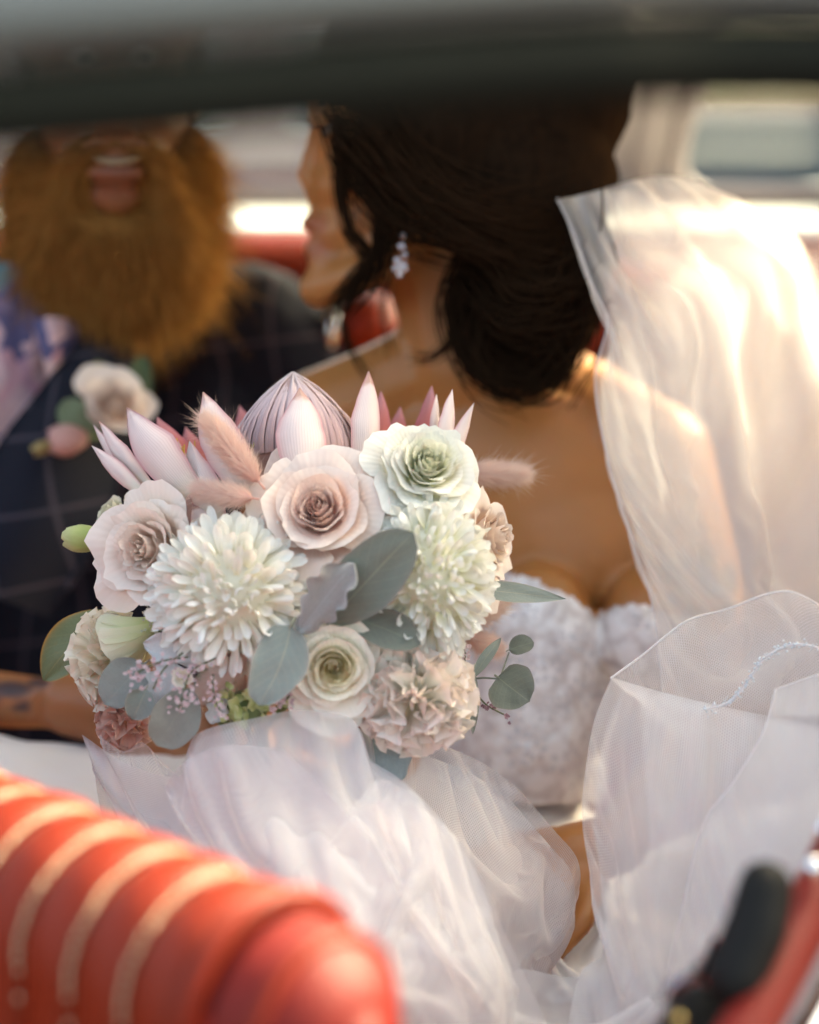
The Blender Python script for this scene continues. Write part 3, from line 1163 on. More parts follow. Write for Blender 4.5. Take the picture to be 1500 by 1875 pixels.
def rose(label, px, py, d, rpx, face, mat, n=30, seed=1, cup=1.0, curl=1.0, ruff=1.0, inner=1.0, point=1.0, roll=0.0, flat=1.0, name='rose'):
    rng = random.Random(seed)
    R = rpx * K * d
    R3 = frame(CD(*face), roll=roll)
    pos = W(px, py, d)
    core = flower_core(name, mat, pos - R3 @ Vector((0, 0, R * .12)), R3, R, label)
    mw = ax4(pos, R3)
    ph = rng.uniform(0, 6.28)
    for k in range(n):
        t = k / (n - 1)
        rk = R * (0.03 + .815 * t ** (1.10 / inner)) * (rng.uniform(.96, 1.05) if t < .55 else rng.uniform(.90, 1.16))
        phi = ph + k * 2.39996 + rng.uniform(-.18, .18)
        half = (1.9 * (1 - t) ** .9 + .74 * (1 - (1 - t) ** .9)) * rng.uniform(.92, 1.1)
        zt = R * (.20 + .10 * (1 - t) ** 3 + .34 * t * (1 - t) * cup - .34 * t ** 2.2) * flat
        zb = -R * (.12 + .50 * t ** .8)
        cu = curl * (t ** 1.6) * rng.uniform(.7, 1.3)
        sp = R * .045 * (1 - .4 * t)
        s1, s2 = rng.uniform(0, 50), rng.uniform(0, 50)
        tipo = rng.uniform(-.25, .25)
        pt = point * rng.uniform(.3, 1.3)
        tilt = rng.uniform(-.08, .12) * t
        lean = rng.uniform(-.1, .1)

        def fn(u, v, rk=rk, phi=phi, half=half, zt=zt, zb=zb, cu=cu, sp=sp, s1=s1, s2=s2, tipo=tipo, pt=pt, t=t, tilt=tilt, lean=lean):
            au = abs(u)
            ve = v * (1 - (.10 + .14 * t) * au ** 3.0 - .05 * au ** 8)
            ve += v ** 3 * .07 * pt * math.exp(-((u - tipo) / .22) ** 2) * t
            w = (.45 + .55 * math.sin(min(1, ve * 1.25) * math.pi / 2))
            a = phi + u * half * w + lean * ve
            r = .06 * R + (rk - .06 * R) * min(1.2, ve) ** (.42 + .30 * t)
            r *= 1 - .38 * (1 - t) ** 3 * ve ** 3
            r += tilt * R * ve
            z = zb + (zt - zb) * ve
            c = max(0.0, (ve - .66) / .34)
            # rim rolls outwards, more at the sides than at the tip
            k2 = cu * (c ** 1.8)
            r += R * .24 * k2 * (.8 + .4 * au)
            z -= R * .22 * k2 * (.45 + .9 * au)
            nz = mnoise.noise(Vector((u * 2.2 + s1, s2, v * 1.3)))
            n2 = mnoise.noise(Vector((u * 6.5 + s2, s1, v * 2.0)))
            r += R * ruff * (.07 * nz * ve ** 2 * (.35 + t) + .030 * n2 * ve ** 4)
            z += R * ruff * (.05 * n2 * ve ** 3)
            r += sp * u
            r = max(r, R * .01)
            return (r * math.cos(a), r * math.sin(a), z)
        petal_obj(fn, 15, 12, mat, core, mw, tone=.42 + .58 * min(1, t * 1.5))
    return core


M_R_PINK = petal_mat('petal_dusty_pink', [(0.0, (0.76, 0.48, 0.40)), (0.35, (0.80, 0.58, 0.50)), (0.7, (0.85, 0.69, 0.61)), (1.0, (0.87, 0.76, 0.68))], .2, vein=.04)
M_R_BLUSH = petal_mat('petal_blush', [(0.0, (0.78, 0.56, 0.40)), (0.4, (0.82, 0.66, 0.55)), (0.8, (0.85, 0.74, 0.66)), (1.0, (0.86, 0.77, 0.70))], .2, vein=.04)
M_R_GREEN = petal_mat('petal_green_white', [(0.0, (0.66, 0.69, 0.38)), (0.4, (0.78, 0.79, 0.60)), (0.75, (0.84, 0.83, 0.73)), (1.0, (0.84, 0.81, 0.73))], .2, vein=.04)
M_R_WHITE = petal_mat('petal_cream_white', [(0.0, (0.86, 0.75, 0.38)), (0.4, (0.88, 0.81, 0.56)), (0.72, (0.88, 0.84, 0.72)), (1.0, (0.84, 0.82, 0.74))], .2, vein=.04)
M_R_CREAM = petal_mat('petal_cream', [(0.0, (0.62, 0.62, 0.34)), (0.5, (0.76, 0.73, 0.56)), (1.0, (0.80, 0.76, 0.64))], .3)

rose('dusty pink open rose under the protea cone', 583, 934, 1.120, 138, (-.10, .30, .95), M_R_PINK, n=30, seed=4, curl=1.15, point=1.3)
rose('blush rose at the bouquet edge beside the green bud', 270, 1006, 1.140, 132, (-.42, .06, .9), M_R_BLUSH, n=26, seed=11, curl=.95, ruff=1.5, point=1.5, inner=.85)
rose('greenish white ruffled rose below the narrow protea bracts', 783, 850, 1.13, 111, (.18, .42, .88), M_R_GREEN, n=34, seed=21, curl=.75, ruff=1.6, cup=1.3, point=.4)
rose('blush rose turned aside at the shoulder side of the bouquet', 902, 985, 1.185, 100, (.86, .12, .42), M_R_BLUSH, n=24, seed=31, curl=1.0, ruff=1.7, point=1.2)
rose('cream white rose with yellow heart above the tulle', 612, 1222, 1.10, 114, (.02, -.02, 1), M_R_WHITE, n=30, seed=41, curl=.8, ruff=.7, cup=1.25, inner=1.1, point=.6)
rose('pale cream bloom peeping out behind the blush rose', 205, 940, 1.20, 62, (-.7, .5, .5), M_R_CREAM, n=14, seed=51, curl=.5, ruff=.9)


# ---- chrysanthemums
def mum_petal_mesh(name, L, w, bend, mat, seed):
    rng = random.Random(seed)
    V, pu, pv = [], [], []
    nu, nv = 5, 7
    tw = rng.uniform(-.3, .3)
    for i in range(nv):
        v = i / (nv - 1)
        ww = w * (.40 + .60 * math.sin(min(1, v * 1.15) * math.pi * .62)) * (1 if v < .82 else math.sqrt(max(.06, 1 - ((v - .82) / .18) ** 2 * .9)))
        an = bend * v * v
        y = L * (v - .28 * abs(bend) * v ** 3 * .5)
        z = L * .42 * math.sin(an) * v
        for j in range(nu):
            u = -1 + 2 * j / (nu - 1)
            V.append((u * ww + tw * w * v * v * .6, y, z + ww * .62 * (u * u) * (1 if bend >= 0 else -1) + rng.uniform(-1, 1) * w * .03))
            pu.append(u)
            pv.append(v)
    return mesh(name, V, grid_faces(nv, nu), mat, attrs={'pu': pu, 'pv': pv})


def chrysanthemum(label, px, py, d, rpx, face, mat, n, seed, bend, stretch=(1, 1, 1), wild=.19, maxth=1.48, lift=.5):
    rng = random.Random(seed)
    R = rpx * K * d
    R3 = frame(CD(*face))
    pos = W(px, py, d)
    core = flower_core('chrysanthemum', M_CALYX, pos - R3 @ Vector((0, 0, R * .3)), R3, R, label)
    L = R * .40
    V, F = prim_ell(Vector((0, 0, 0)), (R * .70 * stretch[0], R * .70 * stretch[1], R * .70 * stretch[2]), Matrix.Identity(3))
    obj('flower_heart', mesh('flower_heart', V, F, mat, attrs={'pu': [0] * len(V), 'pv': [.25] * len(V)}), core, ax4(pos, R3))
    ms = [mum_petal_mesh('petal', L * s, R * .060 * q, bend * b, mat, seed * 10 + i) for i, (s, q, b) in enumerate(((1, 1, 1), (.9, 1.25, 1.4), (1.12, .85, .6), (1, 1.1, .2), (1.05, .75, -.5), (.85, 1.35, .9), (1.15, 1, 1.7)))]
    S = Matrix.Diagonal((*stretch, 1))
    ga = 2.39996
    for k in range(n):
        th = maxth * math.sqrt((k + .5) / n) ** 1.05
        ph = k * ga
        nvec = Vector((math.sin(th) * math.cos(ph), math.sin(th) * math.sin(ph), math.cos(th)))
        away = Vector((math.cos(th) * math.cos(ph), math.cos(th) * math.sin(ph), -math.sin(th)))   # towards larger angle
        fl = min(1, th / .9)
        y = (nvec * lift + away * (1 - lift) * fl + Vector((rng.gauss(0, wild), rng.gauss(0, wild), rng.gauss(0, wild)))).normalized()
        z = (nvec - y * nvec.dot(y))
        if z.length < .05:
            z = Vector((1, 0, 0)) - y * y.x
        z.normalize()
        x = y.cross(z)
        M3 = Matrix((x, y, z)).transposed()
        base = nvec * (R * (.64 + .06 * rng.random()))
        sc = (.72 + .28 * min(1, th / .8)) * rng.uniform(.88, 1.1)
        loc = S @ (Matrix.Translation(base) @ M3.to_4x4() @ Matrix.Scale(sc, 4))
        obj('petal', rng.choice(ms), core, ax4(pos, R3) @ loc)
    return core


M_MUM = petal_mat('petal_white', [(0.0, (0.76, 0.72, 0.54)), (0.35, (0.84, 0.82, 0.73)), (0.7, (0.87, 0.86, 0.81)), (1.0, (0.88, 0.87, 0.83))], .24, vein=.05)
M_MUM2 = petal_mat('petal_white_green', [(0.0, (0.74, 0.74, 0.50)), (0.35, (0.83, 0.82, 0.70)), (0.7, (0.87, 0.865, 0.81)), (1.0, (0.88, 0.875, 0.83))], .24, vein=.05)
chrysanthemum('white chrysanthemum between the two pink roses', 430, 1088, 1.13, 158, (-.10, .02, 1), M_MUM, 298, 3, .5, stretch=(1, .95, .9), lift=.55)
chrysanthemum('white chrysanthemum under the greenish ruffled rose', 780, 1055, 1.13, 142, (.18, .04, 1), M_MUM2, 298, 5, .8, stretch=(.86, 1.08, .9), wild=.22, lift=.62)


# ---- carnations
def carnation(label, px, py, d, rpx, face, mat, n, seed, stretch=(1, 1, 1), maxth=1.7, amp=.16):
    rng = random.Random(seed)
    R = rpx * K * d
    R3 = frame(CD(*face))
    pos = W(px, py, d)
    core = flower_core('carnation', mat, pos - R3 @ Vector((0, 0, R * .4)), R3, R, label)
    mw = ax4(pos, R3) @ Matrix.Diagonal((*stretch, 1))
    for k in range(n):
        th = maxth * math.sqrt((k + .4) / n)
        ph = k * 2.39996 + rng.uniform(-.3, .3)
        dv = Vector((math.sin(th) * math.cos(ph), math.sin(th) * math.sin(ph), math.cos(th)))
        M3 = frame(dv, Vector((rng.gauss(0, 1), rng.gauss(0, 1), rng.gauss(0, 1))))
        f1, f2, p1, p2 = rng.uniform(4.5, 7.5), rng.uniform(9, 13), rng.uniform(0, 6), rng.uniform(0, 6)
        half = rng.uniform(.42, .62)
        ln = R * rng.uniform(.86, 1.06)
        out_ = rng.uniform(-.3, .5)

        def fn(u, v, f1=f1, f2=f2, p1=p1, p2=p2, half=half, ln=ln, out_=out_, M3=M3):
            ve = v * (1 - .10 * u * u - .035 * abs(math.sin(f2 * u * 1.7 + p2)) * v ** 4)
            a = u * half * (.25 + .75 * v)
            r = ln * ve
            x = r * math.sin(a)
            z = r * math.cos(a)
            y = R * amp * v ** 2.2 * (math.sin(f1 * u + p1) + .5 * v * math.sin(f2 * u + p2)) + out_ * R * .3 * v ** 3
            return tuple(M3 @ Vector((x, y, z)))
        petal_obj(fn, 19, 7, mat, core, mw)
    return core


M_CARN = petal_mat('petal_carnation', [(0.0, (0.84, 0.78, 0.56)), (0.4, (0.88, 0.83, 0.70)), (0.75, (0.89, 0.84, 0.75)), (1.0, (0.88, 0.77, 0.69))], .2, vein=.03)
M_CARN2 = petal_mat('petal_carnation_cream', [(0.0, (0.80, 0.74, 0.44)), (0.5, (0.86, 0.79, 0.60)), (1.0, (0.88, 0.79, 0.65))], .2, vein=.03)
M_CARN3 = petal_mat('petal_carnation_salmon', [(0.0, (0.70, 0.42, 0.28)), (0.5, (0.78, 0.50, 0.40)), (1.0, (0.80, 0.56, 0.47))], .32)
carnation('pale pink ruffled carnation beside the cream white rose', 760, 1278, 1.12, 118, (.16, -.12, 1), M_CARN, 52, 3, stretch=(1.0, .92, .9))
carnation('cream ruffled carnation at the outer edge under the blush rose', 212, 1208, 1.18, 92, (-.8, -.1, .6), M_CARN2, 40, 7, stretch=(.8, 1.15, 1))
carnation('salmon ruffled carnation low down beside the grey leaves', 232, 1320, 1.18, 62, (-.5, -.5, .7), M_CARN3, 30, 9)


# ---- protea
M_BRACT = petal_mat('protea_bract', [(0.0, (0.74, 0.68, 0.56)), (0.25, (0.74, 0.60, 0.55)), (0.6, (0.78, 0.65, 0.62)), (0.93, (0.78, 0.64, 0.61)), (1.0, (0.58, 0.36, 0.30))], .12, edge=(0.50, 0.16, 0.19), rough=.75, vein=.02)
M_BRACT_IN = petal_mat('protea_bract_inner', [(0.0, (0.55, 0.20, 0.10)), (0.5, (0.52, 0.14, 0.12)), (1.0, (0.58, 0.26, 0.26))], .15, edge=(0.45, 0.12, 0.15), rough=.7, vein=.03)
M_STYLE = petal_mat('protea_style', [(0.0, (0.46, 0.30, 0.28)), (0.3, (0.50, 0.34, 0.35)), (0.8, (0.64, 0.49, 0.50)), (1.0, (0.70, 0.58, 0.57))], .1, rough=.8)
M_AWN = petal_mat('protea_awn', [(0.0, (0.20, 0.21, 0.08)), (0.6, (0.42, 0.34, 0.09)), (1.0, (0.55, 0.42, 0.12))], .1)


def bract(parent, base, tip, wpx, mat=None, curve=.12, faceback=None, fold=.35, twist=0.0):
    """pointed fleshy bract from base to tip (photo points), hollow side turned to the cone"""
    b, t = W(*base), W(*tip)
    y = (t - b)
    L = y.length
    y.normalize()
    z = -FWD if faceback is None else CD(*faceback)
    z = (z - y * z.dot(y)).normalized()
    x = y.cross(z)
    w = wpx * K * (base[2] + tip[2]) / 2 * .46
    M3 = Matrix((x, y, z)).transposed()
    s1 = base[0] * .37 + tip[1] * .11
    nu, nv = 9, 15
    V, pu, pv = [], [], []
    th = w * .10
    for side in (0, 1):
        for i in range(nv):
            v = i / (nv - 1)
            ww = w * (.55 + .45 * math.sin(min(1, v / .5) * math.pi / 2)) * (1 if v < .45 else (1 - ((v - .45) / .55) ** 1.7))
            ww = max(ww, w * .03)
            for j in range(nu):
                u = -1 + 2 * j / (nu - 1)
                zz = -fold * ww * u * u * 1.2 + curve * L * math.sin(v * math.pi) - (th * (1 - abs(u) ** 3) * (1 - v * .6) if side else 0)
                zz += twist * u * ww * v + .10 * w * mnoise.noise(Vector((u * 1.8 + s1, v * 4, 1)))
                ed_ = 1 + .10 * mnoise.noise(Vector((v * 7, s1 + (3 if u > 0 else 0), 2)))
                V.append((u * ww * ed_ + .16 * w * mnoise.noise(Vector((v * 2.2, s1, 5))), L * v, zz))
                pu.append(u)
                pv.append(v)
    F = grid_faces(nv, nu)
    F2 = [tuple(reversed([i + nu * nv for i in f])) for f in F]
    o = nu * nv
    rim = [(i * nu, (i + 1) * nu, (i + 1) * nu + o, i * nu + o) for i in range(nv - 1)] + [((i + 1) * nu + nu - 1, i * nu + nu - 1, i * nu + nu - 1 + o, (i + 1) * nu + nu - 1 + o) for i in range(nv - 1)]
    me = mesh('bract', V, F + F2 + rim, mat or M_BRACT, attrs={'pu': pu, 'pv': pv})
    return obj('bract', me, parent, ax4(b, M3))


def protea_cone(parent, basec, apex, rpx, n, seed):
    rng = random.Random(seed)
    b, a = W(*basec), W(*apex)
    axis = (a - b)
    H = axis.length
    R3 = frame(axis)
    R = rpx * K * basec[2]
    # one strap-shaped floret mesh, four shapes shared
    ms = []
    for q in range(4):
        V, pu, pv = [], [], []
        nu, nv = 3, 12
        r2 = random.Random(seed * 7 + q)
        for i in range(nv):
            v = i / (nv - 1)
            # profile of a pointed dome: radius over height
            ang = v * math.pi / 2
            z = H * (.02 + .98 * v ** 1.08)
            r = R * (1.0 - .06 * (1 - v)) * (1 - v) ** .80 if v > .0 else R * .94
            r = R * max(0, 1 - v ** 2.1) ** .96
            wd = R * .046 * (1 - .80 * v ** 2)
            wob = r2.uniform(-1, 1) * R * .010
            for j in range(nu):
                u = -1 + 2 * j / (nu - 1)
                V.append((r + R * .022 * (1 - u * u) + wob, u * wd, z))
                pu.append(u)
                pv.append(v)
        ms.append(mesh('floret', V, grid_faces(nv, nu), M_STYLE, attrs={'pu': pu, 'pv': pv}))
    for k in range(n):
        ang = 2 * math.pi * k / n + rng.uniform(-.012, .012)
        s = rng.uniform(.95, 1.03) * (1 if k % 2 else .965)
        mw = ax4(b, R3) @ Matrix.Rotation(ang, 4, 'Z') @ Matrix.Diagonal((s, 1, rng.uniform(.95, 1.02), 1))
        obj('floret', rng.choice(ms), parent, mw)


def protea_core(label, basec, apex, rpx):
    b, a = W(*basec), W(*apex)
    R3 = frame(a - b)
    H = (a - b).length
    R = rpx * K * basec[2]
    V = []
    prof = [(1.0, 0), (.99, .1), (.94, .25), (.76, .5), (.49, .72), (.23, .88), (.03, .97)]
    prof = [(.10, -.9), (.14, -.6), (.5, -.35), (.85, -.12)] + prof
    for r, z in prof:
        for j in range(20):
            q = 2 * math.pi * j / 20
            V.append((R * .93 * r * math.cos(q), R * .93 * r * math.sin(q), H * z))
    F = grid_faces(len(prof), 20, wrap=True)
    me = mesh('protea', V, F, M_STYLE, attrs={'pu': [0] * len(V), 'pv': [0.1] * len(V)})
    return obj('protea', me, bouquet, ax4(b, R3), label)


PB, PA = (545, 860, 1.20), (537, 684, 1.215)
protea = protea_core('large pink protea with pointed bracts and mauve ribbed cone', PB, PA, 128)
protea_cone(protea, PB, PA, 128, 96, 5)
# awns: thin bristles at the foot of the cone
rng = random.Random(8)
for k in range(46):
    x = 470 + 150 * rng.random()
    b = W(x, 868, 1.19)
    t = W(x + rng.uniform(-16, 10), rng.uniform(800, 835), 1.165)
    V, F = tube_data([b, b.lerp(t, .5), t], [.0011, .0009, .0002], 5)
    wobj('awn', V, F, M_AWN, protea, attrs={'pu': [0] * len(V), 'pv': [rng.random()] * len(V)})
for base, tp_, w, kw in (
    ((452, 905, 1.15), (372, 718, 1.17), 92, dict(curve=.10, faceback=(-.3, .1, .9), fold=.25)),
    ((556, 880, 1.135), (549, 710, 1.16), 100, dict(curve=.08, faceback=(.15, .1, .95))),
    ((664, 870, 1.17), (676, 680, 1.19), 66, dict(curve=.06, faceback=(.45, .1, .9))),
    ((395, 960, 1.155), (346, 808, 1.17), 80, dict(curve=.10, faceback=(-.5, .1, .85))),
    ((700, 850, 1.22), (697, 716, 1.24), 40, dict(curve=.05, mat=M_BRACT_IN)),
    ((722, 860, 1.24), (733, 744, 1.26), 44, dict(curve=.03, mat=M_BRACT_IN)),
    ((770, 850, 1.22), (791, 706, 1.24), 46, dict(curve=.03, mat=M_BRACT_IN, twist=.5)),
    ((790, 850, 1.19), (800, 722, 1.21), 36, dict(curve=.06, faceback=(.7, .1, .6))),
    ((806, 850, 1.18), (829, 713, 1.20), 40, dict(curve=.05, faceback=(.5, .1, .8))),
    ((832, 860, 1.18), (869, 738, 1.20), 38, dict(curve=-.06, faceback=(.6, .1, .7))),
    ((512, 830, 1.235), (536, 708, 1.20), 40, dict(curve=.03, faceback=(-.6, .1, .7))),
    ((470, 870, 1.25), (440, 742, 1.27), 60, dict(curve=.02, mat=M_BRACT_IN)),
):
    bract(protea, base, tp_, w, **kw)

p2B, p2A = (335, 925, 1.20), (322, 800, 1.225)
protea2 = protea_core('smaller pink protea with orange-red heart beside the blush rose', p2B, p2A, 34)
for base, tp_, w, kw in (
    ((345, 905, 1.155), (232, 747, 1.18), 92, dict(curve=.09, faceback=(-.45, .2, .85), fold=.3)),
    ((270, 890, 1.175), (181, 771, 1.20), 40, dict(curve=.06, faceback=(-.6, .1, .7))),
    ((262, 905, 1.17), (168, 816, 1.19), 36, dict(curve=.05, faceback=(-.6, .2, .7))),
    ((352, 900, 1.215), (287, 764, 1.235), 70, dict(curve=.02, mat=M_BRACT_IN)),
    ((372, 890, 1.23), (338, 782, 1.25), 60, dict(curve=.02, mat=M_BRACT_IN)),
    ((240, 880, 1.20), (171, 778, 1.22), 30, dict(curve=.05, faceback=(-.8, .2, .5))),
    ((392, 985, 1.15), (352, 925, 1.16), 60, dict(curve=.06)),
):
    bract(protea2, base, tp_, w, **kw)
M_AWN2 = petal_mat('protea_awn_orange', [(0.0, (0.40, 0.16, 0.03)), (1.0, (0.62, 0.36, 0.04))], .2)
for k in range(30):
    x = rng.uniform(312, 350)
    b = W(x + 8, 900, 1.20)
    t = W(x + rng.uniform(-6, 8), rng.uniform(800, 850), 1.20)
    V, F = tube_data([b, b.lerp(t, .5) + Vector((rng.uniform(-.002, .002), 0, 0)), t], [.0014, .0012, .0004], 5)
    wobj('awn', V, F, M_AWN2, protea2, attrs={'pu': [0] * len(V), 'pv': [rng.random()] * len(V)})


# ---- bunny-tail grasses
M_TAIL = petal_mat('bunny_tail', [(0.0, (0.80, 0.50, 0.42)), (0.5, (0.83, 0.62, 0.55)), (1.0, (0.86, 0.76, 0.68))], .45)


def bunny_tail(label, a, b, rpx, n, seed, col=None, hl=1.0):
    """fluffy seed head from a (foot) to b (tip): a soft core with fine hairs"""
    rg = random.Random(seed)
    A, B = W(*a), W(*b)
    ax = B - A
    L = ax.length
    R = rpx * K * a[2]
    R3 = frame(ax)
    V, F, pv = [], [], []
    prof = [(0.15, 0), (.75, .12), (.86, .35), (.75, .6), (.48, .85), (.08, .98)]
    for r, z in prof:
        for j in range(12):
            q = 2 * math.pi * j / 12
            V.append((R * .52 * r * math.cos(q), R * .52 * r * math.sin(q), L * z))
            pv.append(.25)
    F = grid_faces(len(prof), 12, wrap=True)
    F.append(tuple(range(len(V) - 12, len(V))))
    for i in range(n):
        z = rg.random() ** .8
        rr = np.interp(z, [p[1] for p in prof], [p[0] for p in prof]) * R * .50
        q = rg.uniform(0, 6.283)
        o = Vector((rr * math.cos(q), rr * math.sin(q), L * z))
        d = Vector((math.cos(q), math.sin(q), rg.uniform(.3, 2.0))).normalized()
        l = R * rg.uniform(.5, 1.05) * hl * (1.9 if rg.random() < .05 else 1)
        t = Vector((-math.sin(q), math.cos(q), rg.uniform(-.5, .5))) * R * .013
        e = o + d * l + Vector((rg.uniform(-.1, .1), rg.uniform(-.1, .1), rg.uniform(-.1, .1))) * l
        k = len(V)
        m1 = o.lerp(e, .5) + d * 0
        V += [tuple(o - t), tuple(o + t), tuple(m1 + t * .7), tuple(m1 - t * .7), tuple(e)]
        pv += [.3, .3, .7, .7, 1.0]
        F += [(k, k + 1, k + 2, k + 3), (k + 3, k + 2, k + 4)]
    # its thin stalk
    sv, sf = tube_data([Vector((0, 0, .02 * L)), Vector((0, 0, -.12 * L))], [R * .07, R * .07], 5)
    k = len(V)
    V += [tuple(v) for v in sv]
    pv += [.2] * len(sv)
    F += [tuple(i + k for i in f) for f in sf]
    me = mesh('bunny_tail_grass', V, F, M_TAIL, attrs={'pu': [0] * len(V), 'pv': pv})
    return obj('bunny_tail_grass', me, bouquet, ax4(A, R3), label)


bunny_tail('pink bunny tail grass lying along the left protea bract', (474, 882, 1.125), (378, 770, 1.14), 34, 5200, 1)
bunny_tail('short pink bunny tail grass above the first chrysanthemum', (462, 912, 1.12), (362, 897, 1.135), 30, 4400, 2)
bunny_tail('pink bunny tail grass sticking out against bare skin', (845, 868, 1.22), (960, 868, 1.24), 30, 4800, 3)
bunny_tail('pink bunny tail grass beside the second chrysanthemum', (866, 1140, 1.20), (925, 1085, 1.23), 32, 4000, 4)
bunny_tail('pink bunny tail grass under the thin grey leaf', (858, 1165, 1.20), (912, 1190, 1.24), 26, 3600, 5)
bunny_tail('peach bunny tail grass beside the blue-grey oval leaf', (452, 1200, 1.115), (362, 1274, 1.13), 32, 5200, 6)
bunny_tail('small peach bunny tail grass behind the blue-grey oval leaf', (440, 1180, 1.14), (452, 1275, 1.14), 26, 3000, 7)


# ---- leaves
def leaf(name, label, base, tip, wpx, mat, norm=(0, 0, 1), bend=.06, cup=.12, wav=0.0, lobes=0, shape=1.0, side=0.0, seed=0, stalk=.12, tipp=.5):
    rg = random.Random(seed + 77)
    b, t = W(*base), W(*tip)
    y = t - b
    L = y.length
    y.normalize()
    z = CD(*norm)
    z = (z - y * z.dot(y)).normalized()
    x = y.cross(z)
    w = wpx * K * (base[2] + tip[2]) / 2 * .5
    nv, nu = (17, 9) if not lobes else (29, 13)
    V, pu, pv = [], [], []
    s1 = rg.uniform(0, 30) + base[0] * .13
    for i in range(nv):
        v = i / (nv - 1)
        prof = (math.sin(math.pi * v ** shape)) ** tipp
        lb = 1.0
        ww = max(.02, prof) * w * (1 + .07 * mnoise.noise(Vector((v * 3.5, s1, 3))))
        for j in range(nu):
            u = -1 + 2 * j / (nu - 1)
            if lobes:
                lb = 1 - .30 * abs(u) ** 2 * (.5 + .5 * math.cos(2 * math.pi * lobes * v + (0 if u > 0 else 1.6))) ** 1.4
            xx = u * ww * lb + side * L * math.sin(math.pi * v) * .5
            zz = bend * L * math.sin(math.pi * v) + cup * ww * u * u
            zz += (wav + .05) * w * abs(u) ** 1.5 * math.sin(7 * v + 3 * u + s1) + .12 * w * mnoise.noise(Vector((u * 1.5 + s1, v * 3, 0)))
            V.append((xx, L * v, zz))
            pu.append(u)
            pv.append(v)
    F = grid_faces(nv, nu)
    # stalk
    if stalk:
        sv, sf = tube_data([Vector((0, .04 * L, 0)), Vector((0, -stalk * L * .5, -.02 * L)), Vector((0, -stalk * L, -.06 * L))], w * .05, 5)
        k = len(V)
        V += [tuple(q) for q in sv]
        pu += [0] * len(sv)
        pv += [0] * len(sv)
        F += [tuple(i + k for i in f) for f in sf]
    M3 = Matrix((x, y, z)).transposed()
    me = mesh(name, V, F, mat, attrs={'pu': pu, 'pv': pv})
    return obj(name, me, bouquet, ax4(b, M3), label)


L_EUC = leaf_mat('leaf_eucalyptus', (0.135, 0.152, 0.122), (0.26, 0.28, 0.20), edge=(0.22, 0.2, 0.17), spots=.08)
L_EUCB = leaf_mat('leaf_eucalyptus_blue', (0.20, 0.235, 0.21), (0.40, 0.38, 0.27), edge=(0.36, 0.33, 0.28), spots=.07)
L_GREEN = leaf_mat('leaf_green', (0.14, 0.17, 0.075), (0.30, 0.26, 0.11), edge=(0.50, 0.24, 0.04), rough=.45, spots=.1)
L_GREY = leaf_mat('leaf_grey', (0.19, 0.20, 0.18), (0.24, 0.25, 0.21), spots=.14)
L_FELT = leaf_mat('leaf_felt', (0.23, 0.225, 0.215), (0.34, 0.33, 0.33), felt=.7, spots=.18, rough=.95)
L_SILVER = leaf_mat('leaf_silver', (0.50, 0.51, 0.51), (0.56, 0.57, 0.56), felt=.5, spots=.1, rough=.9)
L_DUST = leaf_mat('leaf_dusty', (0.26, 0.31, 0.31), (0.33, 0.38, 0.37), felt=.6, spots=.2, rough=.9)
EU = 'eucalyptus_leaf'
leaf(EU, 'large dark grey-green oval leaf over the second chrysanthemum', (600, 1142, 1.10), (757, 975, 1.085), 118, L_EUC, (-.25, -.05, .95), bend=.03, cup=.12, shape=1.12)
leaf(EU, 'blue-grey oval leaf hanging left of the cream white rose', (532, 1146, 1.095), (474, 1292, 1.085), 104, L_EUCB, (-.25, .1, .95), bend=.04, cup=.15, shape=.85, side=-.15, tipp=.42)
leaf(EU, 'short grey-green leaf poking out right of the cream white rose', (640, 1128, 1.11), (770, 1180, 1.095), 74, L_EUC, (.1, .3, .9), bend=.05, cup=.2, shape=1.2)
leaf(EU, 'narrow pointed grey leaf reaching out over the lace bodice', (862, 1078, 1.16), (1036, 1097, 1.175), 40, L_EUCB, (0, .35, .9), bend=.02, cup=.15, shape=.75, tipp=.9)
leaf('green_leaf', 'green pointed leaf with orange edge against the dark suit', (195, 1118, 1.19), (80, 1246, 1.20), 98, L_GREEN, (-.35, .2, .9), bend=.05, cup=.25, shape=1.0, tipp=.75)
leaf(EU, 'round grey leaf beside the cream carnation', (265, 1215, 1.13), (192, 1290, 1.12), 88, L_GREY, (-.2, .2, .9), bend=.05, cup=.2, tipp=.42)
leaf(EU, 'broad grey leaf under the statice sprigs', (352, 1262, 1.11), (288, 1366, 1.10), 92, L_GREY, (.25, -.05, .95), bend=.05, cup=.22, tipp=.42, shape=1.2)
leaf(EU, 'small curled blue-grey leaf among the grey leaves', (268, 1262, 1.115), (243, 1318, 1.11), 56, L_EUCB, (.3, .4, .8), bend=.1, cup=.5, tipp=.5)
leaf(EU, 'blue-grey leaf tucked behind the pale pink carnation', (850, 1245, 1.17), (790, 1352, 1.17), 82, L_EUCB, (.3, -.1, .9), bend=.05, cup=.2)
leaf(EU, 'round grey-green leaf at the end of the twig over the bodice', (912, 1240, 1.165), (970, 1285, 1.15), 92, L_EUC, (.1, .1, .98), bend=.02, cup=.12, tipp=.42, shape=.8)
leaf(EU, 'dark little leaf above the round twig leaf', (932, 1190, 1.19), (978, 1176, 1.19), 40, L_EUC, (.1, .5, .8), bend=.05, cup=.3)
leaf(EU, 'edge-on leaf beside the round twig leaf', (922, 1235, 1.17), (908, 1292, 1.165), 18, L_EUCB, (.6, 0, .7), bend=.05)
leaf(EU, 'thin leaf standing up beside the pale pink carnation', (864, 1245, 1.165), (918, 1168, 1.18), 24, L_EUCB, (-.3, .2, .9), bend=.06, tipp=.8)
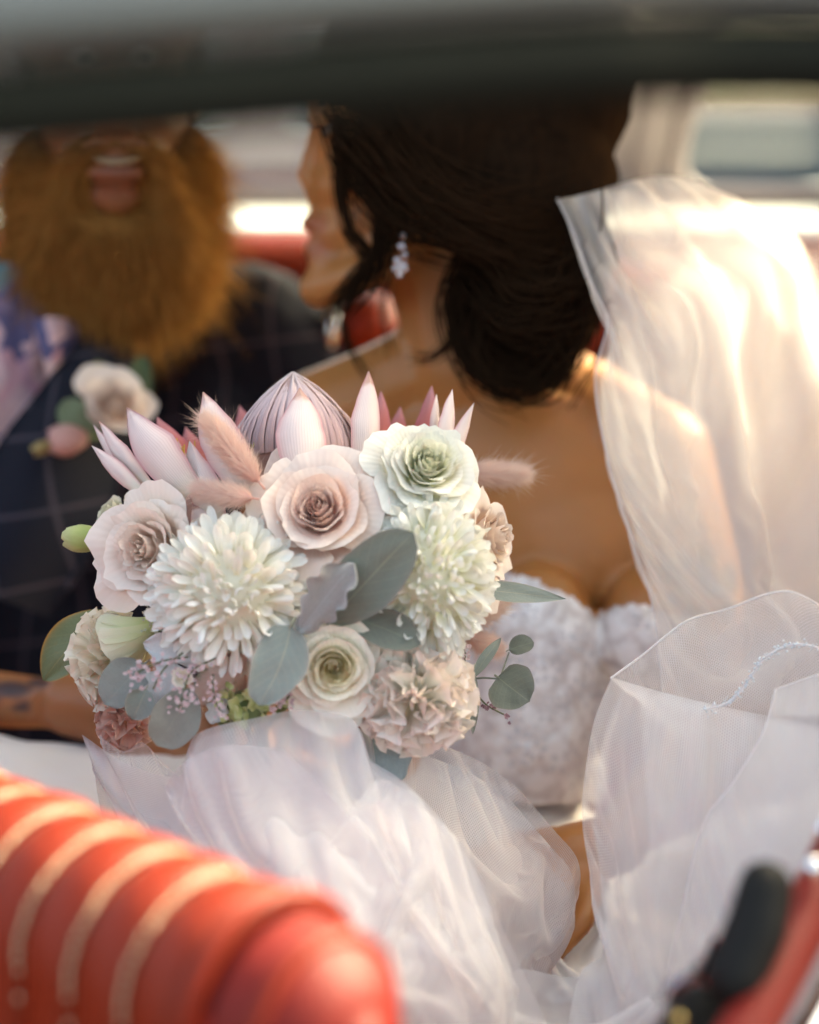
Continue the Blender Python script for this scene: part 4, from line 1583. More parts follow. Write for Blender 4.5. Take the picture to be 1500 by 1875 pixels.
leaf(EU, 'thin leaf hanging down beside the pale pink carnation', (868, 1228, 1.155), (866, 1345, 1.15), 24, L_EUCB, (-.2, .2, .9), bend=.04, tipp=.8)
leaf('dusty_miller_leaf', 'lobed grey felted leaf above the cream white rose', (545, 1160, 1.095), (648, 1032, 1.085), 92, L_FELT, (-.1, .15, .95), bend=.05, cup=.15, wav=.30, lobes=4, shape=1.25, seed=2)
leaf('dusty_miller_leaf', 'silver felted leaf under the first chrysanthemum', (372, 1205, 1.125), (262, 1178, 1.13), 62, L_SILVER, (-.1, .1, .95), bend=.04, cup=.15, wav=.2, lobes=2, seed=3)
leaf('dusty_miller_leaf', 'silver lobed leaf behind the statice sprigs', (320, 1212, 1.125), (285, 1288, 1.12), 78, L_SILVER, (.05, .05, 1), bend=.04, cup=.12, wav=.2, lobes=3, seed=4, tipp=.42)
leaf('dusty_miller_leaf', 'grey felted leaf hanging below the pale pink carnation', (690, 1335, 1.135), (735, 1428, 1.12), 96, L_DUST, (0, .2, .95), bend=.06, cup=.2, wav=.18, lobes=3, seed=5)
leaf('dusty_miller_leaf', 'dark felted leaf half under the tulle below the rose', (690, 1345, 1.15), (648, 1380, 1.145), 50, L_DUST, (0, .2, .95), wav=.2, lobes=2, seed=6)
leaf('dusty_miller_leaf', 'small silver leaf by the green hydrangea', (410, 1275, 1.125), (385, 1325, 1.12), 44, L_SILVER, (.1, .1, .95), wav=.25, lobes=3, seed=7)
leaf('white_petal_leaf', 'pale green petal leaf beside the cream white rose', (672, 1142, 1.125), (712, 1235, 1.115), 56, M_R_CREAM, (.2, .1, .95), bend=.08, cup=.3, wav=.3, lobes=2, seed=8)
# twig carrying the round leaves
V, F = tube_data([W(852, 1244, 1.17), W(885, 1241, 1.165), W(915, 1243, 1.165), W(932, 1195, 1.19)], .0007, 5)
wobj('twig', V, F, L_EUC, bouquet, attrs={'pu': [0.5] * len(V), 'pv': [.5] * len(V)})

# ---- lisianthus bud and half-open flower
M_BUD = petal_mat('petal_bud_green', [(0.0, (0.34, 0.42, 0.11)), (0.5, (0.52, 0.58, 0.22)), (1.0, (0.64, 0.64, 0.34))], .25)


def bud(label, base, tip, rpx, seed, n=6, mat=M_BUD, flare=.0):
    rg = random.Random(seed)
    b, t = W(*base), W(*tip)
    R3 = frame(t - b)
    L = (t - b).length
    R = rpx * K * base[2]
    me_v, me_f = tube_data([Vector((0, 0, -L * .5)), Vector((0, 0, 0)), Vector((0, 0, L * .2))], [R * .1, R * .16, R * .4], 8)
    core = obj('lisianthus_bud', mesh('lisianthus_bud', me_v, me_f, M_CALYX, attrs={'pu': [0] * len(me_v), 'pv': [.5] * len(me_v)}), bouquet, ax4(b, R3), label)
    for k in range(n):
        ph = k * 2.4 + rg.uniform(-.2, .2)
        s = rg.uniform(0, 30)

        def fn(u, v, ph=ph, s=s, k=k):
            r = R * (.95 - .06 * k / n) * math.sin(min(1, .12 + v * .9) * math.pi * (.78 - flare * .3)) ** .8 + flare * R * v ** 3
            a = ph + u * (.85 * (1 - .25 * v)) + .5 * v
            r += R * .05 * u + R * .10 * mnoise.noise(Vector((u * 3 + s, v * 3, 0))) * v
            return (r * math.cos(a), r * math.sin(a), L * v * (1 - .10 * u * u))
        petal_obj(fn, 9, 9, mat, core, ax4(b, R3))
    return core


bud('green lisianthus bud at the outer edge against the suit', (185, 990, 1.18), (122, 984, 1.19), 28, 1)
bud('half open greenish flower under the blush rose', (292, 1140, 1.15), (215, 1182, 1.16), 36, 2, n=9, flare=.8, mat=petal_mat('petal_half_open', [(0, (.50, .56, .20)), (.5, (.70, .70, .42)), (1, (.80, .74, .58))], .3))

# ---- statice: thin twigs with tiny pink florets
M_STAT = petal_mat('statice_pink', [(0.0, (0.50, 0.34, 0.36)), (0.5, (0.68, 0.53, 0.56)), (1.0, (0.76, 0.64, 0.66))], .3)
M_STAT2 = petal_mat('statice_dark', [(0.0, (0.16, 0.08, 0.10)), (1.0, (0.38, 0.22, 0.28))], .2)
M_TWIG = solid('twig', (0.10, 0.12, 0.06), rough=.8, nvar=.3)


def sprig(label, path, n, seed, mat=M_STAT, spread=10, size=5.0, sub=5):
    rg = random.Random(seed)
    P = catmull([tuple(W(*p)) for p in path], 16)
    V, F = tube_data(P, .0006, 5)
    st = wobj('statice_sprig', V, F, M_TWIG, bouquet, label=label)
    d = path[0][2]
    s = K * d
    fv, ff, pv = [], [], []
    for k in range(n):
        c = Vector(P[rg.randrange(3, 16)]) + (RGT * rg.gauss(0, spread) + UPV * rg.gauss(0, spread * .8) - FWD * rg.uniform(-4, 8)) * s
        M3 = frame(CD(rg.gauss(0, .6), rg.gauss(0, .6), 1))
        r = size * s * rg.uniform(.6, 1.15)
        for q in range(5):
            a = q * 1.2566 + rg.uniform(-.2, .2)
            dr = Vector((math.cos(a), math.sin(a), .35))
            tg = Vector((-math.sin(a), math.cos(a), 0))
            k0 = len(fv)
            fv += [tuple(c), tuple(c + M3 @ (dr * r * .6 - tg * r * .4)), tuple(c + M3 @ (dr * r)), tuple(c + M3 @ (dr * r * .6 + tg * r * .4))]
            pv += [.1, .6, 1, .6]
            ff.append((k0, k0 + 1, k0 + 2, k0 + 3))
    o = wobj('statice_florets', fv, ff, mat, st, attrs={'pu': [0] * len(fv), 'pv': pv}, kind='stuff')
    return st


sprig('pink statice sprig drooping over the silver leaf', [(345, 1203, 1.105), (300, 1210, 1.10), (258, 1228, 1.10), (245, 1245, 1.10)], 46, 1)
sprig('pink statice sprig in the middle of the grey leaves', [(335, 1195, 1.105), (300, 1225, 1.10), (280, 1262, 1.10)], 26, 2, spread=7)
sprig('pink statice sprig beside the peach bunny tail', [(395, 1205, 1.105), (350, 1230, 1.10), (335, 1275, 1.10), (325, 1300, 1.10)], 60, 3, spread=13)
sprig('pink statice sprig below the peach bunny tail', [(390, 1235, 1.105), (392, 1275, 1.10), (408, 1312, 1.10)], 34, 4, spread=9)
sprig('pink statice sprig between blue-grey leaf and cream rose', [(540, 1250, 1.11), (530, 1275, 1.105), (500, 1300, 1.105)], 40, 5, spread=10)
sprig('dark purple statice sprig over the lace bodice', [(868, 1262, 1.18), (890, 1290, 1.18), (930, 1312, 1.18)], 16, 6, mat=M_STAT2, spread=8)
sprig('white filler sprig under the blush rose', [(300, 1185, 1.15), (290, 1150, 1.145), (285, 1110, 1.145)], 90, 7, mat=petal_mat('filler_white', [(0, (.42, .42, .28)), (1, (.72, .72, .60))], .3), spread=14, size=4)
sprig('pink statice sprig at the edge of the pale pink carnation', [(846, 1230, 1.16), (852, 1205, 1.16), (848, 1180, 1.16)], 22, 8, spread=6)

# ---- green hydrangea florets
M_HYD = petal_mat('hydrangea_green', [(0, (.36, .42, .14)), (.5, (.52, .58, .26)), (1, (.62, .66, .38))], .3)
hydr = None
V, F = prim_ell(W(448, 1298, 1.135), (.012, .012, .012))
hydr = wobj('hydrangea', V, F, M_CALYX, bouquet, attrs={'pu': [0] * len(V), 'pv': [.3] * len(V)}, label='green hydrangea florets under the blue-grey leaf')
rng = random.Random(5)
for k in range(34):
    c = W(448 + rng.gauss(0, 26), 1292 + rng.gauss(0, 14), 1.115 + rng.uniform(-.006, .01))
    M3 = frame(CD(rng.gauss(0, .5), rng.gauss(0, .5), 1), roll=rng.uniform(0, 6))
    r = 17 * K * 1.115 * rng.uniform(.7, 1.1)
    s = rng.uniform(0, 20)

    def fn(u, v, r=r, s=s):
        return (u * r * .7 * math.sin(.25 + v * 2.3), r * 1.2 * v * (1 - .15 * u * u), r * .25 * math.sin(u * 3 + s) * v + r * .3 * v * v)
    petal_obj(fn, 5, 5, M_HYD, hydr, ax4(c, M3))
# small white stock flowers at the edge of the first chrysanthemum
for (x, y, r_, sd) in ((563, 1080, 26, 1), (335, 1240, 24, 2)):
    rose('small white filler bloom beside the felted leaf' if sd == 1 else 'small pinkish filler bloom among the statice', x, y, 1.11, r_, (.3, .1, .9), M_MUM if sd == 1 else M_CARN, n=10, seed=60 + sd, curl=.5, ruff=1.4, name='filler_bloom')
# stems tied below
rng = random.Random(12)
hand_grip = W(470, 1440, 1.27)
for k in range(14):
    a = W(480 + rng.uniform(-120, 140), 1200 + rng.uniform(-80, 60), 1.24)
    o = Vector((rng.uniform(-.014, .014), rng.uniform(-.014, .014), rng.uniform(-.014, .014)))
    e = hand_grip + o
    V, F = tube_data(catmull([tuple(a), tuple(a.lerp(e, .6)), tuple(e), tuple(W(450, 1620, 1.30) + o * 1.6)], 10), .0028, 6)
    wobj('stem', V, F, M_CALYX, bouquet, attrs={'pu': [.5] * len(V), 'pv': [.5] * len(V)})

# ------------------------------------------------------------------ PEOPLE
def hand_prims(wrist, fwd, nrm, side, size=1.0, curl=.5, r=.0085):
    """palm, four unequal bent fingers and a thumb leaving the side of the palm"""
    w = Vector(wrist)
    f = Vector(fwd).normalized()
    n_ = Vector(nrm)
    n_ = (n_ - f * n_.dot(f)).normalized()
    s = f.cross(n_) * side
    S = size
    out = [prim_ell(w + f * .045 * S, (.040 * S, .046 * S, .015 * S), Matrix((s, f, n_)).transposed())]
    out.append(prim_cap(w - f * .01, w + f * .03 * S, .024 * S, .026 * S))
    for i, (o, l) in enumerate(((-.030, .62), (-.010, .72), (.011, .68), (.031, .54))):
        p = w + f * (.080 * S) + s * (o * S)
        d = f.copy()
        for q, (ll, rr) in enumerate(((.045, 1.0), (.028, .92), (.021, .8))):
            a = curl * (0.5, .95, .8)[q]
            d = (d * math.cos(a) - n_ * math.sin(a)).normalized() if q == 0 else (d * math.cos(a) + (-n_ * d.dot(f) + f * d.dot(n_)) * math.sin(a)).normalized()
            e = p + d * ll * S * l * 1.35
            out.append(prim_cap(p, e, r * S * rr, r * S * rr * .92))
            p = e
    p = w + f * .025 * S - s * .030 * S
    d = (f * .6 - s * .75 - n_ * .25 * curl).normalized()
    e = p + d * .042 * S
    out.append(prim_cap(p, e, r * 1.35 * S, r * 1.1 * S))
    d2 = (f * .9 - s * .35 - n_ * .4).normalized()
    out.append(prim_cap(e, e + d2 * .032 * S, r * 1.1 * S, r * .9 * S))
    return out


def hair_strip(roots, dirs, lens, wid, sag, rng, curl=0.0, seg=4):
    V, F, hv = [], [], []
    for o, d, l in zip(roots, dirs, lens):
        o, d = Vector(o), Vector(d).normalized()
        t = d.cross(Vector((rng.gauss(0, 1), rng.gauss(0, 1), rng.gauss(0, 1))))
        if t.length < 1e-5:
            continue
        t.normalize()
        k = len(V)
        rv = rng.random()
        b = Vector((rng.gauss(0, 1), rng.gauss(0, 1), rng.gauss(0, 1))) * curl
        for i in range(seg + 1):
            s = i / seg
            p = o + d * l * s + Vector((0, 0, -sag * l * s * s)) + b * l * math.sin(s * 5 + rv * 6) * s
            ww = wid * (1 - s * .85)
            V += [tuple(p - t * ww), tuple(p + t * ww)]
            hv += [rv, rv]
        for i in range(seg):
            F.append((k + 2 * i, k + 2 * i + 1, k + 2 * i + 3, k + 2 * i + 2))
    return V, F, hv


def lock(path, r0, r1, strands, spread, rng, seg=20):
    """a loose lock: a bundle of tapering strands along a path"""
    parts = []
    for k in range(strands):
        P = []
        o = Vector((rng.gauss(0, 1), rng.gauss(0, 1), rng.gauss(0, 1)))
        o2 = Vector((rng.gauss(0, 1), rng.gauss(0, 1), rng.gauss(0, 1)))
        Q = catmull(path, seg)
        for i, q in enumerate(Q):
            s = i / (seg - 1)
            P.append(Vector(q) + (o * (1 - s) * .8 + o2 * s * 1.2) * spread)
        parts.append(tube_data(P, [r0 * (1 - s_ / (seg - 1)) + r1 * s_ / (seg - 1) for s_ in range(seg)], 5))
    return join(parts)


# ============ BRIDE
bride = thing('person', 'woman in strapless white lace dress, dark hair in low bun, face turned away', 'person', W(900, 1560, 1.5))
HD = 1.455
head = [E(865, 165, HD + .01, 262, 255, 205), E(705, 300, HD, 125, 190, 150), E(690, 400, HD, 95, 120, 128)]
head += C((596, 150, HD, 40), (588, 235, HD, 22), (568, 298, HD, 18), (559, 322, HD, 18))      # brow, nose ridge, nose tip
head += C((572, 342, HD, 19), (584, 378, HD, 19), (584, 406, HD, 18)) + [E(582, 338, HD, 22, 16, 36), E(630, 350, HD, 60, 60, 105)]
head += [E(573, 410, HD, 25, 14, 44), E(575, 455, HD, 23, 15, 40), E(616, 430, HD, 42, 60, 80)]
head += [E(590, 528, HD, 44, 38, 48), E(606, 485, HD, 42, 40, 62)]
for sgn in (-1, 1):
    head += C((600, 525, HD + sgn * .012, 36), (690, 490, HD + sgn * .045, 38), (770, 410, HD + sgn * .060, 44))
    head += [E(650, 335, HD + sgn * .038, 46, 50, 50)]                                        # cheeks
    head += [E(770, 345, HD + sgn * .080, 26, 50, 16)]                                        # ears
body_b = head + C((800, 420, 1.475, 118), (835, 560, 1.475, 112), (860, 670, 1.485, 130))
body_b += C((850, 650, 1.49, 100), (700, 710, 1.495, 84), (560, 775, 1.49, 92), (500, 1050, 1.44, 82), (450, 1330, 1.37, 62), (470, 1420, 1.275, 46))
body_b += C((870, 650, 1.49, 100), (1050, 735, 1.48, 88), (1205, 835, 1.46, 104), (1275, 1070, 1.43, 88), (1300, 1340, 1.36, 66), (1110, 1550, 1.28, 48))
body_b += [E(880, 850, 1.52, 300, 190, 130), E(890, 1050, 1.50, 270, 230, 130)]
body_b += [E(960, 890, 1.50, 290, 270, 168), E(1040, 1000, 1.48, 230, 170, 135)]
body_b += C((890, 712, 1.447, 14), (1000, 728, 1.440, 14), (1130, 752, 1.448, 12))
body_b += [E(982, 1152, 1.415, 108, 122, 98), E(1200, 1152, 1.415, 100, 120, 98)]
body_b += C((930, 1200, 1.50, 190), (915, 1480, 1.52, 185), (900, 1640, 1.50, 230))
body_b += C((830, 1640, 1.46, 190), (520, 1700, 1.24, 150), (430, 2300, 1.26, 110)) + C((980, 1660, 1.46, 190), (760, 1790, 1.20, 150), (700, 2350, 1.22, 110))
wr = W(470, 1420, 1.275)
body_b += hand_prims(wr, (hand_grip + Vector((.02, .0, .005)) - wr), CD(-.2, -.9, -.1), 1, .92, 1.0)
wl = W(1110, 1550, 1.28)
body_b += hand_prims(wl, CD(-.9, -.22, .3), CD(-.2, .8, .5), 1, .92, .35)
Vb, Fb, Nb = blob(body_b, .0042, 5)
px_, py_, d_ = pix_np(Vb)
lip = np.zeros(len(Vb))
for (x, y, r) in ((575, 413, 24), (575, 455, 22)):
    lip = np.maximum(lip, np.clip(1.4 - np.hypot((px_ - x) / 1.5, (py_ - y)) / r, 0, 1) * (np.abs(d_ - HD) < .03))
ink = np.zeros(len(Vb))
for (x, y, rx, ry) in ((1238, 1045, 28, 32), (1294, 1035, 16, 36), (1252, 1090, 18, 24), (1306, 1078, 22, 20), (1225, 1100, 14, 18), (1336, 1060, 14, 28), (1274, 1122, 24, 14), (1330, 1120, 16, 22)):
    ink = np.maximum(ink, np.clip((1.25 - np.hypot((px_ - x) / rx, (py_ - y) / ry)) * 3, 0, 1) * (d_ < 1.48))
wobj('body', Vb, Fb, M_SKIN_B, bride, attrs={'lip': lip, 'ink': ink})
# eyes and lashes
M_EYE = solid('eye', (0.55, 0.52, 0.48), rough=.15, nvar=.02)
M_LASH = solid('lash', (0.008, 0.006, 0.005), rough=.5)
for sgn in (-1, 1):
    V, F = prim_ell(W(620, 238, HD + sgn * .028), (.0105, .0105, .0105))
    e_ = wobj('eye', V, F, M_EYE, bride)
    V, F = prim_ell(W(599, 240, HD + sgn * .028), (.004, .0052, .0052))
    wobj('iris', V, F, M_LASH, e_)
    parts = []
    for k in range(16):
        s = -1 + 2 * k / 15
        r0 = W(596, 228, HD + sgn * .030 + s * .012)
        parts.append(tube_data([r0, r0 + CD(-.9, -.1, 0) * .009, r0 + CD(-.9, .3, s * -.3) * .017], [.0008, .0007, .0002], 4))
    V, F = join(parts)
    wobj('eyelashes', V, F, M_LASH, e_)
    V, F = tube_data(catmull([tuple(W(588, 185, HD + sgn * .012)), tuple(W(595, 165, HD + sgn * .03)), tuple(W(625, 172, HD + sgn * .052))], 10), [.0025] * 10, 6, squash=.6)
    wobj('eyebrow', V, F, M_LASH, bride)
# ---- hair
rng = random.Random(3)
hp = [E(888, 150, HD + .012, 276, 270, 232), E(800, 270, HD - .015, 168, 150, 192), E(930, 330, HD, 205, 160, 200), E(700, 130, HD + .005, 115, 160, 190)]
hp += [E(985, 545, 1.43, 118, 150, 105), E(900, 600, 1.42, 70, 100, 70), E(1030, 470, 1.44, 100, 100, 95), E(960, 640, 1.42, 90, 62, 70)]
Vh, Fh, Nh = blob(hp, .005, 6)
# combed relief: shallow strand ridges flowing round the head to the bun
c0 = np.array(W(985, 560, 1.43))
for i in range(len(Vh)):
    p = Vh[i]
    q = Vector(p) - Vector(c0)
    s = mnoise.noise(Vector((math.atan2(q.z, q.x) * 9, q.y * 30, q.length * 4))) + .5 * mnoise.noise(Vector((math.atan2(q.z, q.x) * 30, q.y * 60, q.length * 6)))
    Vh[i] = p + Nh[i] * .0022 * s
hv_ = [rng.random() * .3 for _ in range(len(Vh))]
hair = wobj('hair', Vh, Fh, M_HAIR_B, bride, attrs={'hv': hv_}, label='dark brown hair gathered into a low bun with loose locks')


def px_path(pts):
    return [tuple(W(*p)) for p in pts]


locks = [
    (((640, 260, 1.40), (625, 330, 1.385), (640, 420, 1.38), (672, 470, 1.38), (640, 520, 1.38), (612, 560, 1.385), (604, 590, 1.39)), .0016, .0004, 16, .0045),
    (((660, 240, 1.39), (690, 340, 1.375), (700, 430, 1.37), (680, 500, 1.37), (645, 545, 1.375), (612, 575, 1.38)), .0017, .0004, 22, .0055),
    (((700, 300, 1.37), (705, 400, 1.365), (712, 480, 1.365), (700, 560, 1.37), (715, 640, 1.375)), .0008, .0003, 7, .0035),
    (((630, 590, 1.38), (640, 640, 1.38), (668, 690, 1.38)), .0009, .0004, 5, .002),
    (((870, 470, 1.40), (835, 540, 1.39), (840, 610, 1.39), (880, 680, 1.385), (960, 712, 1.38), (1010, 690, 1.38), (1025, 640, 1.385)), .0020, .0007, 30, .007),
    (((900, 560, 1.38), (870, 640, 1.375), (905, 690, 1.37), (965, 708, 1.37)), .0020, .0005, 26, .008),
    (((1010, 600, 1.36), (1030, 660, 1.365), (990, 700, 1.37), (930, 670, 1.38), (890, 610, 1.39)), .0018, .0006, 20, .006),
    (((850, 600, 1.385), (800, 650, 1.38), (760, 655, 1.38)), .0010, .0003, 8, .003),
    (((1050, 380, 1.36), (1080, 480, 1.35), (1060, 600, 1.36), (1000, 670, 1.365)), .0022, .0009, 28, .010),
    (((900, 450, 1.37), (960, 520, 1.345), (1030, 520, 1.345), (1060, 470, 1.37)), .0020, .0004, 26, .010),
    (((880, 520, 1.385), (930, 590, 1.355), (1010, 590, 1.35), (1060, 540, 1.37)), .0020, .0004, 26, .010),
    (((690, 240, 1.375), (800, 380, 1.335), (930, 440, 1.335), (1010, 430, 1.36)), .0018, .0003, 34, .012),
    (((660, 210, 1.385), (760, 330, 1.345), (900, 400, 1.33), (1000, 400, 1.36)), .0018, .0003, 34, .014),
    (((620, 215, 1.41), (640, 300, 1.395), (690, 370, 1.375), (760, 420, 1.36), (860, 440, 1.355)), .0018, .0010, 26, .008),
]
for pth, r0, r1, ns, sp in locks:
    V, F = lock(px_path(pth), r0 * .36, r1 * .36, int(ns * 3.2), sp * 1.15, rng)
    wobj('lock', V, F, M_HAIR_B, hair, attrs={'hv': [rng.random()] * len(V)})
# ---- earring
M_GEM = solid('gem', (0.75, 0.68, 0.72), rough=.08, metal=.6, nvar=.1)
parts = []
ei = []
for k, (x, y, r) in enumerate(((738, 432, 5), (735, 452, 6), (741, 468, 5), (728, 478, 6), (738, 490, 8), (724, 492, 5), (732, 503, 5))):
    b = box_data(W(x, y, 1.362), CD(1, .3, 0) * r * K * 1.36, CD(-.3, 1, .1) * r * K * 1.36, CD(.1, 0, 1) * r * .6 * K * 1.36, r * .35 * K * 1.36)
    if k == 0:
        ear = wobj('earring', *b, M_GEM, bride, smooth=False, label='dangling crystal earring')
    else:
        wobj('crystal', *b, M_GEM, ear, smooth=False)

# ---- dress: lace bodice
bp = [E(1040, 1000, 1.48, 236, 176, 140)]
bp += [E(982, 1155, 1.412, 114, 127, 104), E(1200, 1155, 1.412, 106, 125, 104), E(890, 1050, 1.50, 278, 238, 140)]
bp += C((930, 1200, 1.50, 198), (915, 1440, 1.515, 192))
bp += C((984, 1190, 1.412, 110), (965, 1330, 1.42, 116), (945, 1440, 1.45, 130)) + [E(1090, 1200, 1.45, 120, 80, 70), E(1040, 1290, 1.45, 90, 110, 70)]
Vd, Fd, Nd = blob(bp, .004, 4)
qx, qy, qd = pix_np(Vd)
neck = np.interp(qx, [600, 860, 930, 990, 1050, 1092, 1130, 1180, 1240, 1320], [1040, 1035, 1042, 1060, 1092, 1122, 1100, 1098, 1120, 1140]) + 5 * np.abs(np.sin(qx / 9.0))
keep = (qy > neck) & (qy < 1475)
Vd, Fd, used = keep_faces(Vd, Fd, keep)
for i in range(len(Vd)):
    Vd[i] += Nd[used[i]] * (.0012 + .0010 * abs(mnoise.noise(Vector(Vd[i]) * 60)))
dress = wobj('dress', Vd, Fd, M_LACE, bride, label='white strapless dress with lace bodice and tulle skirt')
# raised lace motifs along the bodice
rng = random.Random(6)
mot_v, mot_f = [], []
dx_, dy_, dd_ = pix_np(Vd)
nk_ = np.interp(dx_, [600, 860, 930, 990, 1050, 1092, 1130, 1180, 1240, 1320], [1040, 1035, 1042, 1060, 1092, 1122, 1100, 1098, 1120, 1140])
fr = [i for i in range(len(Vd)) if Nd[used[i]] @ np.array(FWD) < -.3 and dy_[i] > nk_[i] + 26 and dy_[i] < 1440]
for k in range(90):
    i = rng.choice(fr)
    p = Vector(Vd[i])
    n_ = Vector(Nd[used[i]])
    M3 = frame(n_, roll=rng.uniform(0, 6))
    r = rng.uniform(.006, .013)
    for q in range(5):
        a = q * 1.2566
        pts = [p + n_ * .0012 + M3 @ Vector((math.cos(a + b) * r * rr, math.sin(a + b) * r * rr, .0004)) for b, rr in ((0, .25), (-.35, .7), (0, 1.0), (.35, .7))]
        k0 = len(mot_v)
        mot_v += pts
        mot_f.append((k0, k0 + 1, k0 + 2, k0 + 3))
wobj('lace_motifs', mot_v, mot_f, M_HEM, dress, kind='stuff')

# ---- skirt lining over the lap
sk = C((880, 1600, 1.47, 235), (560, 1760, 1.27, 215), (420, 2200, 1.27, 230)) + C((1000, 1680, 1.46, 220), (800, 1900, 1.26, 200), (740, 2300, 1.25, 200))
sk += C((520, 1560, 1.36, 170), (180, 1500, 1.36, 150), (-150, 1462, 1.36, 150)) + C((560, 1720, 1.28, 170), (100, 1640, 1.32, 190), (-200, 1600, 1.32, 190))
sk += C((1000, 1900, 1.33, 220), (1500, 1900, 1.33, 220)) + C((1250, 1700, 1.42, 160), (1550, 1600, 1.42, 180))
Vs, Fs, Ns = blob(sk, .008, 10)
for i in range(len(Vs)):
    p = Vector(Vs[i])
    f_ = mnoise.noise(Vector((p.x * 9 + p.y * 7, p.z * 3, p.y * 4))) + .5 * mnoise.noise(p * 26)
    Vs[i] += Ns[i] * .010 * f_
wobj('skirt_lining', Vs, Fs, M_SATIN, dress)

# ---- tulle over the skirt: sheets with slack, buckled between their held points
def tulle(name, rows, n, m, mat, parent, pins, slack=(1.06, 1.06), seed=1, amp=.006, freq=14, steps=60, bend=.25, g=-.15, label=None, ani=(1.6, 4.2)):
    P = sheet_ctrl(rows, n, m)
    P = relax(P, pins(n, m), slack, steps=steps, amp=amp, seed=seed, freq=freq, bend=bend, g=g, ani=ani)
    o = cloth_obj(name, P, mat, parent, label)
    return P, o


front_rows = [
    [(150, 1345, 1.17), (235, 1400, 1.14), (330, 1420, 1.12), (360, 1345, 1.105), (480, 1312, 1.10), (560, 1300, 1.10), (646, 1318, 1.10), (665, 1385, 1.105)],
    [(170, 1400, 1.15), (260, 1440, 1.115), (360, 1440, 1.09), (440, 1410, 1.075), (530, 1390, 1.07), (610, 1390, 1.07), (680, 1405, 1.075), (740, 1432, 1.09)],
    [(210, 1480, 1.11), (320, 1500, 1.08), (420, 1500, 1.055), (520, 1480, 1.045), (610, 1470, 1.04), (700, 1475, 1.045), (770, 1492, 1.06), (815, 1510, 1.085)],
    [(260, 1580, 1.08), (400, 1590, 1.04), (500, 1590, 1.02), (590, 1580, 1.01), (680, 1580, 1.01), (770, 1590, 1.02), (840, 1600, 1.05), (876, 1612, 1.08)],
    [(300, 1720, 1.05), (430, 1720, 1.01), (540, 1720, .99), (640, 1715, .985), (730, 1715, .985), (810, 1715, 1.0), (870, 1715, 1.03), (902, 1715, 1.065)],
    [(320, 1950, 1.03), (450, 1950, .99), (560, 1950, .97), (660, 1950, .965), (750, 1950, .97), (830, 1950, .985), (880, 1950, 1.02), (908, 1950, 1.05)],
]
Pf, o = tulle('tulle_layer', front_rows, 84, 90, M_TULLE, dress, lambda n, m: pinmask(n, m, rows=(0, n - 1), cols=(0, m - 1)), (1.02, 1.06), 3, .018, 11, bend=.2)
off = np.array(-FWD) * -.012
rows2 = [[(x + 6, y + 10, d + .016) for x, y, d in r] for r in front_rows]
P2, o = tulle('tulle_layer', rows2, 70, 76, M_TULLE, dress, lambda n, m: pinmask(n, m, rows=(0, n - 1), cols=(0, m - 1)), (1.03, 1.08), 8, .02, 9, bend=.2)
rows3 = [[(x + 30 * math.sin(y / 90.0), y + 24, d + .032) for x, y, d in r] for r in front_rows]
P3, o = tulle('tulle_layer', rows3, 60, 70, M_TULLE, dress, lambda n, m: pinmask(n, m, rows=(0, n - 1), cols=(0, m - 1)), (1.03, 1.08), 15, .02, 8, bend=.2, ani=(2.5, 3.))

back_rows = [
    [(640, 1330, 1.17), (720, 1350, 1.18), (800, 1362, 1.19), (880, 1395, 1.20), (945, 1440, 1.20)],
    [(650, 1420, 1.14), (740, 1430, 1.15), (840, 1440, 1.16), (940, 1470, 1.17), (1015, 1520, 1.18)],
    [(700, 1520, 1.12), (800, 1520, 1.12), (900, 1530, 1.13), (990, 1545, 1.15), (1058, 1575, 1.17)],
    [(760, 1620, 1.10), (840, 1620, 1.10), (920, 1620, 1.12), (1000, 1625, 1.15), (1056, 1640, 1.18)],
    [(800, 1720, 1.09), (860, 1715, 1.09), (920, 1710, 1.12), (970, 1705, 1.16), (1000, 1700, 1.20)],
    [(820, 1900, 1.08), (880, 1880, 1.09), (930, 1850, 1.12), (960, 1820, 1.16), (985, 1790, 1.20)],
]
Pb, o = tulle('tulle_layer', back_rows, 74, 60, M_TULLE_S, dress, lambda n, m: pinmask(n, m, rows=(0, n - 1), cols=(0, m - 1)), (1.03, 1.08), 21, .016, 13, bend=.2)
rows2 = [[(x - 10, y + 26, d - .012) for x, y, d in r] for r in back_rows]
Pb2, o = tulle('tulle_layer', rows2, 66, 56, M_TULLE_S, dress, lambda n, m: pinmask(n, m, rows=(0, n - 1), cols=(0, m - 1)), (1.04, 1.10), 22, .018, 11, bend=.2, ani=(3., 3.))
rows3 = [[(x - 16, y + 60, d + .02) for x, y, d in r] for r in back_rows]
Pb3, o = tulle('tulle_layer', rows3, 60, 50, M_TULLE, dress, lambda n, m: pinmask(n, m, rows=(0, n - 1), cols=(0, m - 1)), (1.08, 1.12), 23, .012, 10)
